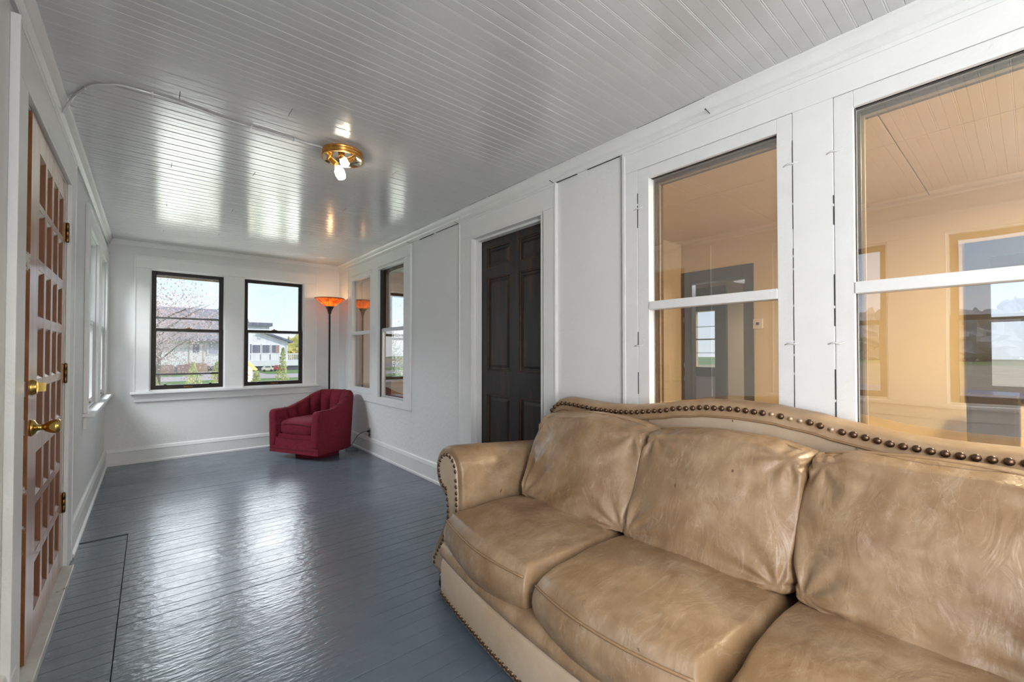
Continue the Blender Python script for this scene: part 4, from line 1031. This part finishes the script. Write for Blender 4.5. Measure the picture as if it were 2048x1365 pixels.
# porch wing with deck
H2 = empty('neighbour_porch_wing', (9, 50, G0), 0, 'white porch wing with low gable, three dark windows and a raised deck', 'house')
mb = MB(); mb.prism([(6.6, G0), (11.2, G0), (11.2, 2.40), (9.0, 3.20), (6.6, 3.35)], 'y', 51, 58); mb.build('wing_wall', M_siding, H2)
mb = MB(); mb.prism([(11.75, 2.22), (9.0, 3.22), (8.6, 3.30), (8.6, 3.45), (9.05, 3.40), (11.8, 2.42)], 'y', 50.6, 58); mb.build('wing_roof', M_roofd, H2)
for (a, b) in ((8.05, 8.75), (8.95, 9.62), (9.82, 10.5)):
    f = B('window_frame', M_siding, H2, (a-.08, b+.08, 50.90, 51, 1.1, 2.05)); B('window_pane', M_wing, f, (a, b, 50.87, 50.91, 1.17, 1.97), root=H2)
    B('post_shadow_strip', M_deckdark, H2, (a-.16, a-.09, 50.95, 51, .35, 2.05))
B('curtain', M_wing2, H2, (10.15, 10.5, 50.85, 50.87, 1.17, 1.97))
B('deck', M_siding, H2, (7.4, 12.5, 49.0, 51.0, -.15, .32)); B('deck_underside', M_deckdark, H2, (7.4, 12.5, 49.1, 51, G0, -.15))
rl = B('deck_rail', M_siding, H2, (7.4, 12.5, 48.98, 49.08, 1.0, 1.12), (7.4, 12.5, 48.98, 49.08, .36, .45))
for i in range(30): B('baluster', M_siding, rl, (7.45+i*.172, 7.45+i*.172+.075, 49.0, 49.05, .45, 1.0), root=H2)
B('gable_vent', mat('vent_grey', (.55, .55, .55), .7), H2, (8.5, 8.8, 50.95, 51, 2.6, 2.85))
B('lit_corner', M_siding, H2, (11.2, 11.3, 50.9, 51, G0, 2.4))
# taller block behind
H3 = empty('neighbour_upper_house', (7, 60, G0), 0, 'taller white block with flat dark eave and steep grey gable behind the wing', 'house')
B('block_wall', M_siding, H3, (7.4, 11.3, 60.1, 68, G0, 4.6)); B('eave', M_roofd, H3, (7.3, 11.6, 59.8, 68, 4.42, 4.82))
mb = MB(); mb.prism([(4.5, 4.6), (9.25, 4.7), (8.1, 8.2)], 'y', 60.5, 68); mb.build('gable_roof', M_roof, H3)
# cars under the deck
def car(x, y, m, label, k=.5):
    c = empty('toy_car', (x, y, G0), 0, label, 'toy car')
    P = lambda a, z: (x+a*k, G0+z*k)
    mb = MB(); mb.prism([P(-.95, .25), P(.95, .25), P(.98, .7), P(.72, .78), P(.55, 1.15), P(-.5, 1.15), P(-.8, .75), P(-.98, .65)], 'y', y-.25, y+.25); mb.build('car_body', m, c, bevel=.03)
    for q in (-.3, .3): MB().lathe([(0, y-.27), (.11, y-.27), (.11, y-.20), (0, y-.20)], (x+q, 0, G0+.11), 14, 'y').build('wheel', M_dark, c)
    B('windscreen', M_wing, c, (x-.22, x+.22, y-.262, y-.25, G0+.40, G0+.54))
car(8.56, 46.3, mat('cream_car_paint', (.70, .62, .52), .4), 'cream ride-on toy car parked in front of the deck')
car(9.6, 46.8, mat('red_car_paint', (.45, .08, .09), .4), 'dark red ride-on toy car beside the cream one before the deck')
# bins
for i, (bx_, lab) in enumerate(((1.1, 'brown planter box on the lawn, left of the other before the long house'), (2.2, 'brown planter box on the lawn nearer the wooden steps'))):
    o = empty('planter_box', (bx_, 45.5, G0), 0, lab, 'planter', 'planter boxes on the lawn')
    B('box', M_brick, o, (bx_-.45, bx_+.45, 45.2, 45.9, G0, G0+.75), bevel=.02); B('soil', M_dark, o, (bx_-.4, bx_+.4, 45.25, 45.85, G0+.75, G0+.78))
# playhouse
ph = empty('playhouse', (1.6, 15.6, G0), 0, 'small wooden playhouse with orange roof and white round window on the lawn', 'playhouse')
B('playhouse_wall', M_play, ph, (1.80, 2.41, 15.2, 16.6, G0, .74))
mb = MB(); mb.prism([(2.11, 1.05), (2.48, .69), (2.52, .73), (2.11, 1.13), (1.70, .73), (1.74, .69)], 'y', 15.0, 16.8); mb.build('playhouse_roof', M_playroof, ph)
mb = MB(); mb.prism([(1.80, .741), (2.41, .741), (2.11, 1.04)], 'y', 15.2, 16.6); mb.build('gable', M_play, ph)
MB().lathe([(.16, 15.17), (.16, 15.12), (.12, 15.12), (.12, 15.17)], (2.23, 0, .52), 20, 'y').box(2.22, 2.24, 15.13, 15.19, .38, .66).box(2.09, 2.37, 15.13, 15.19, .51, .53).build('round_window', M_siding, ph)
# swing frame
sw = empty('swing_frame', (6.3, 22, G0), 0, 'blue tubular swing frame leaning across the lawn before the deck', 'swing')
MB().tube([(5.55, 22, G0), (6.45, 22.4, .95)], .035, 8).build('leg', M_blue, sw); MB().tube([(6.9, 22.6, G0), (6.45, 22.4, .95)], .03, 8).build('leg', M_wood, sw); MB().tube([(6.45, 22.4, .95), (8.4, 24.8, .95)], .035, 8).build('top_bar', M_blue, sw); MB().tube([(5.7, 22.1, -.25), (6.3, 22.35, .0)], .07, 8).build('seat', M_blue, sw)

def leafcloud(c, rx, ry, rz, n, seed, hollow=.3, cone=False, clump=0):
    rn = random.Random(seed); pts = []
    cl_ = [(rn.gauss(0, .5), rn.gauss(0, .5), rn.gauss(0, .5)) for _ in range(clump)] if clump else None
    while len(pts) < n:
        if cone:
            h = rn.random()**1.25; a = rn.uniform(0, 6.283); lump = .75+.35*math.sin(a*3+h*9+seed); r_ = (1-h)*lump*rn.uniform(.55, 1.1)+.05
            pts.append((c[0]+rx*r_*math.cos(a), c[1]+ry*r_*math.sin(a), c[2]+rz*h))
        elif clump:
            q = rn.choice(cl_); p_ = [q[i]+rn.gauss(0, .16) for i in range(3)]; pts.append((c[0]+rx*p_[0], c[1]+ry*p_[1], c[2]+rz*p_[2]))
    return pts
def tree(name, x, y, h, rx, rz, m, label, n=2600, seed=0, leaf=.05, group=None, clump=40, cat='tree'):
    t = empty(name, (x, y, G0), 0, label, cat, group)
    mb = MB(); rn = random.Random(seed); top = Vector((x, y, h-rz*.6)); base_ = Vector((x, y, G0))
    mb.tube([base_, (x+.05, y, (G0+top.z)*.4), top], [.09*h/4, .07*h/4, .02], 8)
    for i in range(16):
        a = rn.uniform(0, 6.28); z0_ = G0+(h-G0)*rn.uniform(.25, .7); r_ = rx*rn.uniform(.6, 1.1); up_ = rn.uniform(.3, 1.2)*rz*.6
        mb.tube([(x, y, z0_), (x+.5*r_*math.cos(a), y+.5*r_*math.sin(a), z0_+up_*.6), (x+r_*math.cos(a), y+r_*math.sin(a), z0_+up_)], [.035*h/4, .02*h/4, .006], 5)
    mb.build('trunk', M_bark, t)
    f = MB().quads(leafcloud((x, y, h-rz*1.0), rx, rx, rz, n, seed, clump=clump), leaf, seed).build('foliage', m, t); f['kind'] = 'stuff'
    return t
tree('blossom_tree', .25, 23, 4.3, 1.9, 2.1, M_blossom, 'thin tree in pale pink blossom outside the left back window', 9500, 4, .040, clump=90)
tree('blossom_tree', 9.6, 21, 3.8, 2.0, 2.2, M_blossomw, 'white blossoming tree seen through the recessed sash of the far side windows', 5200, 9, .06, clump=60)
def shrub(x, y, h, r_, seed, label):
    t = empty('juniper_shrub', (x, y, G0), 0, label, 'shrub', 'young shrubs below the back windows')
    MB().tube([(x, y, G0), (x, y, h*.9)], [.03, .006], 6).build('stem', M_bark, t)
    f = MB().quads(leafcloud((x, y, G0), r_, r_, h-G0, 1900, seed, cone=True), .024, seed).build('foliage', M_juniper, t); f['kind'] = 'stuff'
import itertools
def atd(u, F):      # direction of a sight line as a bearing, F metres out
    a = (u-1024)/867; return (F*(.6414+.7672*a), F*(.7672-.6414*a))
for (u, F, h, r_, sd, lab) in ((308, 11, .74, .32, 1, 'low bushy shrub at the left edge of the left back window'), (387, 11.5, .98, .50, 2, 'bushy shrub below the middle of the left back window'), (436, 10.5, 1.02, .55, 3, 'leafy shrub at the right edge of the left back window'),
                          (514, 10, .80, .55, 4, 'rounded shrub at the left of the right back window beside the playhouse'), (566, 9.5, 1.34, .34, 5, 'tallest slender shrub outside the right back window'), (612, 10, 1.0, .34, 6, 'shrub at the right edge of the right back window')):
    x, y = atd(u, F); shrub(x, y, h, r_, sd, lab)
# woods far behind the wing and across the road
def belt(name, spots, m, label):
    mb = MB()
    for k_, (x, y, h, r_) in enumerate(spots):
        def f(u, v):
            th, ph = 2*math.pi*u, math.pi*(v-.5); d = Vector((math.cos(th)*math.cos(ph), math.sin(th)*math.cos(ph), math.sin(ph)))
            k = 1+.5*noise.noise(d*2.3+Vector((k_, 0, 0)))+.3*noise.noise(d*6+Vector((k_, 3, 0)))+.2*noise.noise(d*13+Vector((k_, 3, 0)))
            return (x+r_*k*d.x, y+r_*k*d.y, G0+h*.5+h*.5*k*d.z)
        mb.grid(f, 26, 16, cu=True)
    o = mb.build(name, m, None); setp(o, label, 'trees', None, 'stuff'); return o
belt('tree_belt', [(24+i*2.0, 108+(i % 3)*3, 4.2+(i*7 % 4)*.35, 2.0) for i in range(14)], M_autumn, 'belt of yellow-green trees beyond the field behind the deck')
belt('wood_line', [(-112-(i % 3)*3, -25+i*5.2, 7+(i*5 % 7)*.9, 5.2) for i in range(34)], M_farwood, 'grey bare wood line beyond the field across the road')
print('objects', len(bpy.data.objects))
